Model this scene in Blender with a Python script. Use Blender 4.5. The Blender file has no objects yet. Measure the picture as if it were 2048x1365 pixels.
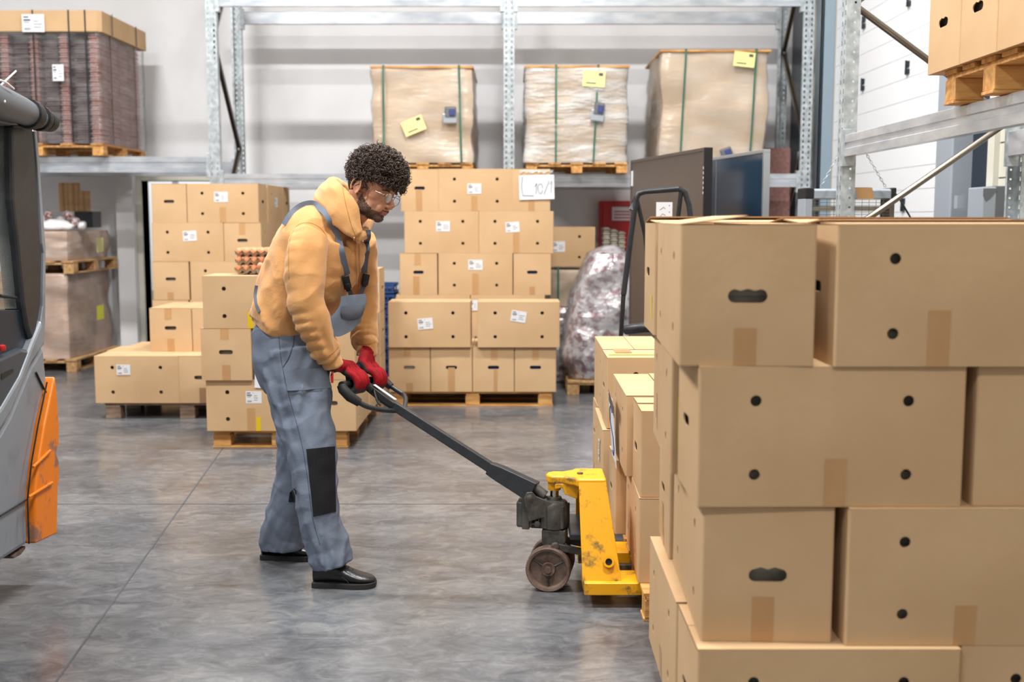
import bpy, bmesh, math, random
import numpy as np
from mathutils import Vector, Matrix, noise
from mathutils.geometry import delaunay_2d_cdt
C = bpy.data.collections.new('warehouse'); bpy.context.scene.collection.children.link(C)
R = math.radians; PI = math.pi
rnd = random.Random(7)
# ---------------------------------------------------------------- camera
F = 2250.0; CAMH = 1.45; PITCH = math.atan((682.5-438)/F)
SP, CP = math.sin(PITCH), math.cos(PITCH)
def at(x, y, Y):
    """world point on the vertical plane at depth Y seen at photo coordinates x, y (used to measure positions)"""
    t = math.tan(math.atan((y-682.5)/F)+PITCH); h = Y*t
    d = Y*CP+h*SP
    return Vector(((x-1024)*d/F, Y, CAMH-h))
def atX(x, y, X):
    d = X*F/(x-1024); b = (y-682.5)/F
    # h*CP - Y*SP = b*d ; Y*CP + h*SP = d
    h = b*d*CP + d*SP; Y = d*CP - b*d*SP
    return Vector((X, Y, CAMH-h))
cam = bpy.data.cameras.new('camera'); co = bpy.data.objects.new('camera', cam); C.objects.link(co)
co.location = (0, 0, CAMH); co.rotation_euler = (PI/2-PITCH, 0, 0)
cam.sensor_width = 36; cam.lens = 36*F/2048; cam.clip_end = 100
cam.dof.use_dof = True; cam.dof.focus_distance = 4.5; cam.dof.aperture_fstop = 2.6
bpy.context.scene.camera = co
# ---------------------------------------------------------------- materials
MT = {}
def srgb(c):
    return tuple((v/12.92 if v <= .04045 else ((v+.055)/1.055)**2.4) for v in (x/255 for x in c))
def mat(name, col, rough=.6, metal=0., col2=None, scale=8., detail=4., bump=0., bscale=60., stretch=(1,1,1), lo=.35, hi=.65, spec=.5, alpha=1., coords='Object', trans=0., sheen=0.):
    m = bpy.data.materials.new(name); m.use_nodes = True; MT[name] = m
    nt = m.node_tree; N = nt.nodes; L = nt.links; b = N['Principled BSDF']
    c1 = (*srgb(col), 1); b.inputs['Roughness'].default_value = rough; b.inputs['Metallic'].default_value = metal
    b.inputs['Specular IOR Level'].default_value = spec; b.inputs['Alpha'].default_value = alpha
    b.inputs['Transmission Weight'].default_value = trans; b.inputs['Sheen Weight'].default_value = sheen
    b.inputs['Base Color'].default_value = c1
    tc = N.new('ShaderNodeTexCoord'); mp = N.new('ShaderNodeMapping'); mp.inputs['Scale'].default_value = stretch
    L.new(tc.outputs[coords], mp.inputs['Vector'])
    if col2:
        n = N.new('ShaderNodeTexNoise'); n.inputs['Scale'].default_value = scale; n.inputs['Detail'].default_value = detail
        L.new(mp.outputs[0], n.inputs['Vector'])
        r = N.new('ShaderNodeValToRGB'); r.color_ramp.elements[0].position = lo; r.color_ramp.elements[1].position = hi
        r.color_ramp.elements[0].color = c1; r.color_ramp.elements[1].color = (*srgb(col2), 1)
        L.new(n.outputs['Fac'], r.inputs[0]); L.new(r.outputs[0], b.inputs['Base Color'])
    if bump:
        n2 = N.new('ShaderNodeTexNoise'); n2.inputs['Scale'].default_value = bscale; n2.inputs['Detail'].default_value = 3
        L.new(mp.outputs[0], n2.inputs['Vector'])
        bp = N.new('ShaderNodeBump'); bp.inputs['Strength'].default_value = bump; bp.inputs['Distance'].default_value = .01
        L.new(n2.outputs['Fac'], bp.inputs['Height']); L.new(bp.outputs[0], b.inputs['Normal'])
    return m
mat('cardboard', (197,165,127), .85, col2=(190,157,118), scale=3, bump=.05, bscale=40, stretch=(1,1,1), spec=.25)
mat('cardboard_inner', (150,118,88), .9, spec=.2)
mat('cardboard_edge', (150,114,84), .9, spec=.2)
mat('tape', (180,138,94), .35, col2=(188,147,102), scale=5, spec=.45)
mat('yellow_tape', (215,180,20), .4)
mat('yellow_label', (208,205,40), .5)
mat('sticker', (215,215,218), .55); mat('paper', (222,224,230), .6)
mat('ink', (70,70,80), .6); mat('ink_blue', (52,62,120), .6); mat('ink_red', (190,70,60), .6); mat('ink_green', (60,95,80), .6)
mat('pale_yellow', (235,228,150), .6)
mat('pulp', (168,162,148), .9, col2=(150,142,128), scale=30); mat('dark_inside', (45,32,26), .9)
mat('blue_plastic', (30,72,128), .45, col2=(24,56,104), scale=9)
mat('blue_tray', (24,76,140), .5)
mat('wood', (196,160,112), .75, col2=(160,118,74), scale=5, stretch=(1,8,8), bump=.2, bscale=30)
mat('wood_old', (150,126,106), .8, col2=(108,88,72), scale=6, stretch=(1,8,8), bump=.25, bscale=30)
mat('wood_fresh', (214,165,98), .7, col2=(176,120,62), scale=5, stretch=(1,7,7), bump=.2, bscale=30)
mat('galvanised', (196,204,208), .38, metal=.4, col2=(160,169,174), scale=22, detail=2, bump=.05, bscale=50)
mat('galvanised_beam', (204,208,213), .25, metal=.5, col2=(176,182,190), scale=5, detail=5, stretch=(1,1,3), bump=.02, bscale=12)
mat('steel_brown', (130,122,112), .3, metal=.9)
mat('black_metal', (32,34,38), .38, col2=(40,42,46), scale=30); mat('black_rubber', (24,24,26), .55)
mat('black_plastic', (28,28,31), .4)
mat('white_panel', (236,239,243), .5, bump=.03, bscale=40); mat('frame_cream', (205,203,190), .6)
mat('white_bright', (235,238,240), .6)
mat('steel_blue', (150,168,180), .4, metal=.5); mat('navy', (28,38,50), .35); mat('beige_wall', (186,180,168), .8, bump=.1)
mat('grey_paint', (150,158,168), .5); mat('grey_dark', (96,100,106), .45)
mat('brown_panel', (74,66,62), .38, col2=(68,61,58), scale=3); mat('glass_blue', (26,52,72), .12, spec=.7); mat('alu', (190,198,206), .3, metal=.8)
mat('red_paint', (178,24,28), .4); mat('green_strap', (40,96,78), .4); mat('pink_tray', (186,142,132), .85, col2=(160,116,110), scale=40)
mat('dark_tray', (112,92,90), .85, col2=(88,74,76), scale=20)
mat('kraft_wrap', (205,184,158), .6, col2=(196,172,144), scale=3, bump=.15, bscale=6)
mat('sack', (205,178,158), .6, col2=(188,158,138), scale=6, bump=.3, bscale=14)
mat('sack_grey', (186,180,172), .6, col2=(165,158,150), scale=6, bump=.3, bscale=14)
mat('white_plastic', (225,225,228), .35, bump=.2, bscale=20)
mat('foil_red', (150,50,50), .3, col2=(225,215,215), scale=38, lo=.42, hi=.5)
mat('foil_mix', (200,196,200), .22, metal=.55, col2=(128,92,98), scale=16, lo=.45, hi=.58, bump=.9, bscale=26)
mat('egg', (222,150,108), .45, col2=(208,128,88), scale=20)
# ---- pallet truck / forklift
def worn(name, col, wear, rough, scale=9, lo=.56, hi=.63, metal=0.):
    m = mat(name, col, rough, metal)
    nt = m.node_tree; N = nt.nodes; L = nt.links; b = N['Principled BSDF']
    tc = N.new('ShaderNodeTexCoord'); n = N.new('ShaderNodeTexNoise'); n.inputs['Scale'].default_value = scale; n.inputs['Detail'].default_value = 9; n.inputs['Roughness'].default_value = .7
    L.new(tc.outputs['Object'], n.inputs['Vector'])
    r = N.new('ShaderNodeValToRGB'); e = r.color_ramp.elements; e[0].position = lo; e[1].position = hi
    e[0].color = (*srgb(col), 1); e[1].color = (*srgb(wear), 1)
    L.new(n.outputs['Fac'], r.inputs[0]); L.new(r.outputs[0], b.inputs['Base Color'])
    return m
worn('jack_yellow', (228,162,4), (124,98,44), .38, 11, .53, .63)
worn('rust', (112,92,82), (84,66,56), .6, 22, .42, .6); worn('grease', (88,84,78), (52,50,48), .5, 20, .4, .65, .3)
worn('orange', (224,120,2), (140,100,80), .45, 6, .57, .64); worn('silver_paint', (138,144,152), (120,126,133), .38, 5, .5, .7, .25)
mat('console_grey', (56,64,72), .32); mat('chrome', (190,190,190), .12, metal=1.)
# transparent film: real thin plastic, clear with glossy creases
def film(name, tint=(235,238,240), dens=.28, bscale=14, strength=.8, stretch=(1,1,3), bd=.02, gm=.5):
    m = bpy.data.materials.new(name); m.use_nodes = True; MT[name] = m
    nt = m.node_tree; N = nt.nodes; L = nt.links; N.clear()
    o = N.new('ShaderNodeOutputMaterial'); mx = N.new('ShaderNodeMixShader'); tr = N.new('ShaderNodeBsdfTransparent')
    pb = N.new('ShaderNodeBsdfPrincipled'); pb.inputs['Base Color'].default_value = (*srgb(tint), 1); pb.inputs['Roughness'].default_value = .14; pb.inputs['Specular IOR Level'].default_value = .9
    tc = N.new('ShaderNodeTexCoord'); mp = N.new('ShaderNodeMapping'); mp.inputs['Scale'].default_value = stretch
    n = N.new('ShaderNodeTexNoise'); n.inputs['Scale'].default_value = bscale; n.inputs['Detail'].default_value = 6
    L.new(tc.outputs['Object'], mp.inputs['Vector']); L.new(mp.outputs[0], n.inputs['Vector'])
    bp = N.new('ShaderNodeBump'); bp.inputs['Strength'].default_value = strength; bp.inputs['Distance'].default_value = bd
    L.new(n.outputs['Fac'], bp.inputs['Height']); L.new(bp.outputs[0], pb.inputs['Normal'])
    n2 = N.new('ShaderNodeTexNoise'); n2.inputs['Scale'].default_value = bscale*.5; n2.inputs['Detail'].default_value = 5; L.new(mp.outputs[0], n2.inputs['Vector'])
    mr = N.new('ShaderNodeMapRange'); mr.inputs['From Min'].default_value = .42; mr.inputs['From Max'].default_value = .66
    mr.inputs['To Min'].default_value = dens*.45; mr.inputs['To Max'].default_value = min(1, dens*1.7)
    L.new(n2.outputs['Fac'], mr.inputs['Value']); L.new(mr.outputs[0], mx.inputs['Fac'])
    L.new(tr.outputs[0], mx.inputs[1]); L.new(pb.outputs[0], mx.inputs[2])
    gl = N.new('ShaderNodeBsdfGlossy'); gl.inputs['Roughness'].default_value = .16; L.new(bp.outputs[0], gl.inputs['Normal'])
    fr = N.new('ShaderNodeFresnel'); fr.inputs['IOR'].default_value = 1.5; L.new(bp.outputs[0], fr.inputs['Normal'])
    ad = N.new('ShaderNodeMath'); ad.operation = 'MULTIPLY_ADD'; ad.inputs[1].default_value = gm; ad.inputs[2].default_value = .01 if strength > 0 else .0; ad.use_clamp = True; L.new(fr.outputs[0], ad.inputs[0])
    m2 = N.new('ShaderNodeMixShader'); L.new(ad.outputs[0], m2.inputs['Fac']); L.new(mx.outputs[0], m2.inputs[1]); L.new(gl.outputs[0], m2.inputs[2]); L.new(m2.outputs[0], o.inputs[0])
    return m
film('film', dens=.12, bscale=5, strength=.9, stretch=(1,1,3), bd=.022, gm=.4); film('film_heavy', dens=.3, bscale=6, strength=1., stretch=(1,1,4), bd=.035, gm=.6); film('film_light', dens=.07, bscale=8, stretch=(1,1,4))
def glass(name, tint, dens):
    m = film(name, tint, dens, 2, .0); return m
glass('cab_glass', (190,205,205), .12)
# floor
def floor_mat():
    m = mat('concrete_floor', (100,101,104), .42)
    nt = m.node_tree; N = nt.nodes; L = nt.links; b = N['Principled BSDF']
    tc = N.new('ShaderNodeTexCoord')
    def no(scale, det, st=(1,1,1), rough=.6, dist=0.):
        mp = N.new('ShaderNodeMapping'); mp.inputs['Scale'].default_value = st
        n = N.new('ShaderNodeTexNoise'); n.inputs['Scale'].default_value = scale; n.inputs['Detail'].default_value = det; n.inputs['Roughness'].default_value = rough; n.inputs['Distortion'].default_value = dist
        L.new(tc.outputs['Object'], mp.inputs['Vector']); L.new(mp.outputs[0], n.inputs['Vector']); return n
    def ramp(n, stops):
        r = N.new('ShaderNodeValToRGB'); e = r.color_ramp.elements
        e[0].position, e[0].color = stops[0][0], (*srgb(stops[0][1]), 1); e[1].position, e[1].color = stops[-1][0], (*srgb(stops[-1][1]), 1)
        for p, c in stops[1:-1]:
            q = e.new(p); q.color = (*srgb(c), 1)
        L.new(n.outputs['Fac'], r.inputs[0]); return r
    def mix(a, b_, fac, kind='MIX'):
        x = N.new('ShaderNodeMix'); x.data_type = 'RGBA'; x.blend_type = kind
        if isinstance(fac, float): x.inputs[0].default_value = fac
        else: L.new(fac, x.inputs[0])
        L.new(a, x.inputs[6]); L.new(b_, x.inputs[7]); return x.outputs[2]
    big = ramp(no(1.6, 8, (1,1.5,1), .62, .4), [(.38,(58,60,65)),(.5,(95,97,101)),(.63,(124,124,124))])
    warm = ramp(no(1.1, 4), [(.4,(95,99,106)),(.62,(104,101,101))])
    fine = ramp(no(8, 12, (1,1.5,1), .74, 1.2), [(.36,(40,42,46)),(.5,(95,97,101)),(.63,(136,136,135))])
    c = mix(big.outputs[0], fine.outputs[0], .5); c = mix(c, warm.outputs[0], .3)
    # dark scuffs
    sc = ramp(no(3.2, 9, (.7,2.2,1), .75, 1.2), [(.53,(0,0,0)),(.72,(235,235,235))])
    dk = N.new('ShaderNodeRGB'); dk.outputs[0].default_value = (*srgb((54,53,57)), 1)
    c = mix(c, dk.outputs[0], sc.outputs[0])
    wv = no(30, 6, (.25,2.5,1), .7); ws = ramp(wv, [(.66,(0,0,0)),(.74,(120,120,120))])
    wh = N.new('ShaderNodeRGB'); wh.outputs[0].default_value = (*srgb((158,157,155)), 1)
    c = mix(c, wh.outputs[0], ws.outputs[0])
    L.new(c, b.inputs['Base Color'])
    rr = ramp(no(2.5, 6, (1,1,1), .6), [(.3,(95,95,95)),(.7,(150,150,150))]); L.new(rr.outputs[0], b.inputs['Roughness'])
    bp = N.new('ShaderNodeBump'); bp.inputs['Strength'].default_value = .12; bp.inputs['Distance'].default_value = .004
    L.new(no(60, 5).outputs['Fac'], bp.inputs['Height']); L.new(bp.outputs[0], b.inputs['Normal'])
floor_mat()
mat('joint', (72,72,76), .7)
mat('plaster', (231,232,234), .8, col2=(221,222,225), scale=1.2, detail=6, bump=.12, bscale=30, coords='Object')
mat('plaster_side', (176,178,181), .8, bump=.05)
# ---------------------------------------------------------------- mesh builder
class MB:
    def __init__(s): s.v = []; s.f = []; s.m = []; s.mi = 0
    def add(s, vs, fs):
        o = len(s.v); s.v += [tuple(v) for v in vs]; s.f += [tuple(i+o for i in f) for f in fs]; s.m += [s.mi]*len(fs); return s
    def box(s, a, b, M=None):
        x0,y0,z0 = a; x1,y1,z1 = b
        vs = [Vector(p) for p in ((x0,y0,z0),(x1,y0,z0),(x1,y1,z0),(x0,y1,z0),(x0,y0,z1),(x1,y0,z1),(x1,y1,z1),(x0,y1,z1))]
        if M: vs = [M@v for v in vs]
        return s.add(vs, [(0,3,2,1),(4,5,6,7),(0,1,5,4),(1,2,6,5),(2,3,7,6),(3,0,4,7)])
    def cbox(s, a, b, c=.003, M=None):
        """box with chamfered edges"""
        bm = bmesh.new(); bmesh.ops.create_cube(bm, size=1)
        for v in bm.verts: v.co = Vector([(a[i]+b[i])/2 + v.co[i]*(b[i]-a[i]) for i in range(3)])
        bmesh.ops.bevel(bm, geom=bm.edges[:], offset=c, segments=2, affect='EDGES', profile=.5)
        if M: bmesh.ops.transform(bm, matrix=M, verts=bm.verts)
        bm.verts.index_update(); s.add([v.co for v in bm.verts], [[v.index for v in f.verts] for f in bm.faces]); bm.free(); return s
    def prism(s, poly, d0, d1, axis='y'):
        n = len(poly)
        def P(p, d): return {'y': (p[0], d, p[1]), 'x': (d, p[0], p[1]), 'z': (p[0], p[1], d)}[axis]
        vs = [P(p, d0) for p in poly]+[P(p, d1) for p in poly]
        return s.add(vs, [tuple(range(n)), tuple(range(2*n-1, n-1, -1))]+[(i, i+n, (i+1) % n+n, (i+1) % n) for i in range(n)])
    def tube(s, pts, r, n=10, cap=True, flat=None):
        pts = [Vector(p) for p in pts]; m = len(pts); rs = r if isinstance(r, (list, tuple)) else [r]*m
        t0 = (pts[1]-pts[0]).normalized(); up = Vector((0,0,1)) if abs(t0.z) < .9 else Vector((0,1,0))
        nrm = t0.cross(up).normalized(); vs = []
        for i, p in enumerate(pts):
            t = (pts[min(i+1, m-1)]-pts[max(i-1, 0)]).normalized()
            nrm = (nrm - t*nrm.dot(t)).normalized(); bn = t.cross(nrm)
            for k in range(n):
                a = 2*PI*k/n; vs.append(p+nrm*math.cos(a)*rs[i]+bn*math.sin(a)*rs[i]*(flat or 1))
        fs = [(i*n+k, i*n+(k+1) % n, (i+1)*n+(k+1) % n, (i+1)*n+k) for i in range(m-1) for k in range(n)]
        if cap: fs += [tuple(range(n-1, -1, -1)), tuple(range((m-1)*n, m*n))]
        return s.add(vs, fs)
    def lathe(s, prof, n=24, M=None):
        """prof: (radius, height) list, turned about z"""
        vs = []; m = len(prof)
        for r_, z in prof:
            for k in range(n): vs.append(Vector((r_*math.cos(2*PI*k/n), r_*math.sin(2*PI*k/n), z)))
        if M: vs = [M@v for v in vs]
        fs = [(i*n+k, i*n+(k+1) % n, (i+1)*n+(k+1) % n, (i+1)*n+k) for i in range(m-1) for k in range(n)]
        fs += [tuple(range(n-1, -1, -1)), tuple(range((m-1)*n, m*n))]
        return s.add(vs, fs)
    def quad(s, a, b, c, d): return s.add([a,b,c,d], [(0,1,2,3)])
    def panel(s, w, h, holes, M, t=.004, grid=0, bulge=0.):
        """sheet in local x,z with real holes; holes = lists of (x,z)"""
        pts = [(0,0),(w,0),(w,h),(0,h)]; ed = [(0,1),(1,2),(2,3),(3,0)]
        for hl in holes:
            o = len(pts); pts += hl; ed += [(o+i, o+(i+1) % len(hl)) for i in range(len(hl))]
        def inside(p, poly):
            r_ = False; n = len(poly)
            for i in range(n):
                x1,y1 = poly[i]; x2,y2 = poly[(i+1) % n]
                if (y1 > p[1]) != (y2 > p[1]) and p[0] < (x2-x1)*(p[1]-y1)/(y2-y1)+x1: r_ = not r_
            return r_
        if grid:
            gx = max(2, int(w/grid)); gz = max(2, int(h/grid))
            for i in range(1, gx):
                for j in range(1, gz):
                    p = (w*i/gx, h*j/gz)
                    if not any(min(q[0] for q in hl)-.012 < p[0] < max(q[0] for q in hl)+.012 and min(q[1] for q in hl)-.012 < p[1] < max(q[1] for q in hl)+.012 for hl in holes): pts.append(p)
        V2, E2, F2, *_ = delaunay_2d_cdt([Vector(p) for p in pts], ed, [], 1, 1e-6)
        def P(p, y=0.): return M@Vector((p[0], y-bulge*math.sin(PI*min(1,max(0,p[0]/w)))*math.sin(PI*min(1,max(0,p[1]/h))), p[1]))
        keep = []
        for f in F2:
            c = sum((V2[i] for i in f), Vector((0,0)))/len(f)
            if not any(inside(c, hl) for hl in holes): keep.append(tuple(f))
        # make face direction point to -y
        out = []
        for f in keep:
            a = V2[f[1]]-V2[f[0]]; b = V2[f[2]]-V2[f[0]]
            out.append(f if a.x*b.y-a.y*b.x > 0 else tuple(reversed(f)))
        s.add([P(v) for v in V2], out)
        for hl in holes:
            n = len(hl); s.add([P(p) for p in hl]+[P(p, t) for p in hl], [(i, (i+1) % n, (i+1) % n+n, i+n) for i in range(n)])
        return s
    def mesh(s, name, mats, smooth=False):
        me = bpy.data.meshes.new(name); me.from_pydata(s.v, [], s.f)
        for m in (mats if isinstance(mats, (list, tuple)) else [mats]): me.materials.append(MT[m])
        me.polygons.foreach_set('material_index', s.m)
        if smooth: me.polygons.foreach_set('use_smooth', [True]*len(s.f))
        me.update(); return me
    def build(s, name, mats, parent=None, smooth=False, bevel=0, world=False, sharp=40):
        me = s.mesh(name, mats, smooth)
        if world and parent is not None: me.transform(Matrix.Translation(-Vector(parent.get('_w', parent.location))))
        o = put(name, me, parent)
        if smooth and sharp: 
            me.set_sharp_from_angle(angle=R(sharp))
        if bevel:
            b = o.modifiers.new('bevel', 'BEVEL'); b.width = bevel; b.segments = 2; b.limit_method = 'ANGLE'
        return o
def put(name, me, parent=None, loc=(0,0,0), rot=(0,0,0)):
    o = bpy.data.objects.new(name, me); C.objects.link(o); o.location = loc; o.rotation_euler = rot
    if parent is not None: o.parent = parent
    return o
def tag(o, label, cat, group=None, kind=None):
    if label: o['label'] = label
    if cat: o['category'] = cat
    if group: o['group'] = group
    if kind: o['kind'] = kind
    return o
def thing(name, label, cat, loc=(0,0,0), rz=0, group=None):
    o = bpy.data.objects.new(name, None); o.empty_display_size = .1; C.objects.link(o); o.location = loc; o.rotation_euler = (0,0,rz)
    return tag(o, label, cat, group)
def struct(mb, name, mats, smooth=False, bevel=0):
    o = mb.build(name, mats, smooth=smooth, bevel=bevel); o['kind'] = 'structure'; return o
def dup(root):
    r_ = root.copy(); C.objects.link(r_)
    for ch in list(root.children):
        c = ch.copy(); C.objects.link(c); c.parent = r_
        for g in list(ch.children):
            d = g.copy(); C.objects.link(d); d.parent = c
    return r_
def rebase(o, base=None):
    """move a mesh object's origin to the middle of its underside"""
    me = o.data; co_ = np.empty(len(me.vertices)*3); me.vertices.foreach_get('co', co_); co_ = co_.reshape(-1,3)
    b = Vector(base) if base else Vector((float(co_[:,0].min()+co_[:,0].max())/2, float(co_[:,1].min()+co_[:,1].max())/2, float(co_[:,2].min())))
    me.transform(Matrix.Translation(-b)); o.location = o.location+b; return o
def circ(cx, cz, r_, n=14): return [(cx+r_*math.cos(2*PI*k/n), cz+r_*math.sin(2*PI*k/n)) for k in range(n)]
def slot(cx, cz, w, h, n=6, wav=0.):
    r_ = h/2; pts = []
    for k in range(n+1):
        a = -PI/2+PI*k/n; pts.append((cx+w/2-r_+r_*math.cos(a), cz+r_*math.sin(a)))
    if wav: pts += [(cx+w*.18, cz+r_-wav), (cx, cz+r_+wav*.3), (cx-w*.18, cz+r_-wav)]
    for k in range(n+1):
        a = PI/2+PI*k/n; pts.append((cx-w/2+r_+r_*math.cos(a), cz+r_*math.sin(a)))
    return pts
# ================================================================ CARTONS
BL, BS = .628, .314
SIDE = {}
def side_M(which, L_, S_):
    o, u, inn = {'-y': ((-L_/2,-S_/2,0),(1,0,0),(0,1,0)), '+x': ((L_/2,-S_/2,0),(0,1,0),(-1,0,0)),
                 '+y': ((L_/2,S_/2,0),(-1,0,0),(0,-1,0)), '-x': ((-L_/2,S_/2,0),(0,-1,0),(1,0,0))}[which]
    return Matrix(((u[0],inn[0],0,o[0]),(u[1],inn[1],0,o[1]),(u[2],inn[2],1,o[2]),(0,0,0,1)))
CACHE = {}
def carton_body(L_, S_, H_, torn=0):
    k = ('b', L_, S_, H_, torn)
    if k in CACHE: return CACHE[k]
    mb = MB(); r_ = .006
    for w_ in ('-y','+x','+y','-x'):
        W = L_ if w_[1] == 'y' else S_; M = side_M(w_, L_, S_)@Matrix.Translation((r_,0,0))
        if w_[1] == 'y': holes = [circ(W*a-r_, H_*b, .0135) for a in (.215,.785) for b in (.235,.765)]
        elif torn: holes = [slot(W/2-r_, H_*.5, .092, .032, wav=.0035 if torn == 1 else -.004)]
        else: holes = [slot(W/2-r_, H_*.55, .088, .027)]
        mb.panel(W-2*r_, H_, holes, M, grid=.075, bulge=.004)
    for sx, sy, a0 in ((-1,-1,PI),(1,-1,1.5*PI),(1,1,0),(-1,1,.5*PI)):
        cx, cy = sx*(L_/2-r_), sy*(S_/2-r_); n = 4
        ring = [(cx+r_*math.cos(a0+PI/2*i/n), cy+r_*math.sin(a0+PI/2*i/n)) for i in range(n+1)]
        mb.add([(x,y,0) for x,y in ring]+[(x,y,H_) for x,y in ring], [(i,i+1,i+n+2,i+n+1) for i in range(n)])
    mb.quad((-L_/2+.002,-S_/2+.002,.001),(-L_/2+.002,S_/2-.002,.001),(L_/2-.002,S_/2-.002,.001),(L_/2-.002,-S_/2+.002,.001))
    mb.quad((-L_/2+.002,-S_/2+.002,H_-.003),(L_/2-.002,-S_/2+.002,H_-.003),(L_/2-.002,S_/2-.002,H_-.003),(-L_/2+.002,S_/2-.002,H_-.003))
    me = mb.mesh('carton_body', 'cardboard', True); me.set_sharp_from_angle(angle=R(50)); CACHE[k] = me; return me
def content_mesh(L_, S_, H_, m):
    k = ('c', L_, S_, H_, m)
    if k in CACHE: return CACHE[k]
    mb = MB(); i = .028; n = 6
    for q in range(n):   # stacked trays: alternating wide rims and narrower cups
        z0 = .006+(H_-.014)*q/n; z1 = .006+(H_-.014)*(q+1)/n; zm = z0+(z1-z0)*.4
        mb.box((-L_/2+i,-S_/2+i,z0),(L_/2-i,S_/2-i,zm)); mb.box((-L_/2+i+.012,-S_/2+i+.012,zm),(L_/2-i-.012,S_/2-i-.012,z1))
    me = mb.mesh('tray_filling', m); CACHE[k] = me; return me
def flap_mesh(L_, D_):
    k = ('f', L_, D_)
    if k in CACHE: return CACHE[k]
    mb = MB(); n = 6; c = .0035   # hinge line on x axis at y=0, sheet runs to +y
    ys = [D_*i/n for i in range(n+1)]
    for i in range(n): mb.box((-L_/2+.001, ys[i], 0), (L_/2-.001, ys[i+1], c))
    mb2 = MB(); mb2.mi = 0; mb2.box((-L_/2+.001,0,0),(L_/2-.001,D_,c))
    me = mb2.mesh('lid_flap', ['cardboard','cardboard_edge']); 
    for p in me.polygons:
        if abs(p.normal.z) < .5: p.material_index = 1 if p.normal.y > .5 or abs(p.normal.x) > .5 else 0
    CACHE[k] = me; return me
def sheet(w, h, M, mats, ink=0, seed=1, t=.0008):
    """thin sheet with printed bars, face towards local -y; M places its lower left corner"""
    mb = MB(); mb.box((0,-t,0),(w,0,h), M); rr = random.Random(seed)
    if ink:
        mb.mi = 1
        def bar(x0, z0, x1, z1): mb.box((x0,-t-.0004,z0),(x1,-t,z1), M)
        bar(w*.07,h*.80,w*.30,h*.88); bar(w*.07,h*.62,w*.38,h*.72); bar(w*.09,h*.52,w*.32,h*.56)
        x = w*.1
        for i in range(9):
            q = w*rr.uniform(.008,.022); bar(x,h*.1,x+q,h*.24); x += q+w*.015
        for i in range(3): bar(w*.52,h*(.25+.17*i),w*(.52+rr.uniform(.2,.4)),h*(.29+.17*i))
        bar(w*.47,h*.78,w*.485,h*.93)
    return mb
def carton(label, face, x, y, z, H_=.338, yaw=0., L_=BL, S_=BS, tapes=(), stick=None, flaps=(0,0), fill='pulp', torn=0, group=None, marks=(), name='cardboard_box', anchor='l'):
    """x, y: world position of the front-left bottom corner; face: which side looks at the viewer (L long, S short, or R for short rows receding)"""
    wx, wy = (L_, S_) if face == 'L' else (S_, L_)
    cy_, sy_ = math.cos(yaw), math.sin(yaw)
    cx, cyy = (wx/2*cy_-wy/2*sy_, wx/2*sy_+wy/2*cy_)
    t = thing(name, label, 'box', (x+cx, y+cyy, z), yaw+(0 if face == 'L' else PI/2), group)
    put('box_body', carton_body(L_, S_, H_-.004, torn), t)
    put('filling', content_mesh(L_, S_, H_-.004, fill), t)
    fm = flap_mesh(L_, S_/2-.0015)
    put('lid_flap', fm, t, (0,-S_/2,H_-.004), (flaps[0],0,0)); put('lid_flap', fm, t, (0,S_/2,H_-.004), (flaps[1],0,PI))
    mp = {'f':'-y','l':'-x','r':'+x'} if face == 'L' else {'f':'-x','l':'+y','r':'-y'}
    def MM(w): return side_M(mp[w], L_, S_)
    def WW(w): return L_ if mp[w][1] == 'y' else S_
    for tp in tapes:
        w_, u, z0, z1, *rest = tp; wd = rest[0] if rest else .052; m_ = rest[1] if len(rest) > 1 else 'tape'
        mb = MB(); W = WW(w_); M = MM(w_)
        n = 4; uu = u*W
        pr = []
        for i in range(n+1):
            zz = (z0+(z1-z0)*i/n)*(H_-.004)
            b = .004*math.sin(PI*min(1,max(0,u)))*math.sin(PI*min(1,max(0,zz/(H_-.004))))+.0007
            pr += [M@Vector((uu-wd/2,-b,zz)), M@Vector((uu+wd/2,-b,zz))]
        mb.add(pr, [(2*i,2*i+1,2*i+3,2*i+2) for i in range(n)])
        put('tape', mb.mesh('tape', m_), t)
    if stick:
        for st in (stick if isinstance(stick, list) else [stick]):
            w_, u, zf, ww, hh, rot = st[:6]
            M = MM(w_)@Matrix.Translation((u*WW(w_), -.0052, zf*H_))@Matrix.Rotation(rot, 4, 'Y')@Matrix.Translation((-ww/2,0,-hh/2))
            put('shipping_label', sheet(ww, hh, M, None, 1, hash(label[-5:]) & 7 if False else len(label)).mesh('shipping_label', ['sticker','ink']), t)
    return t
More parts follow.
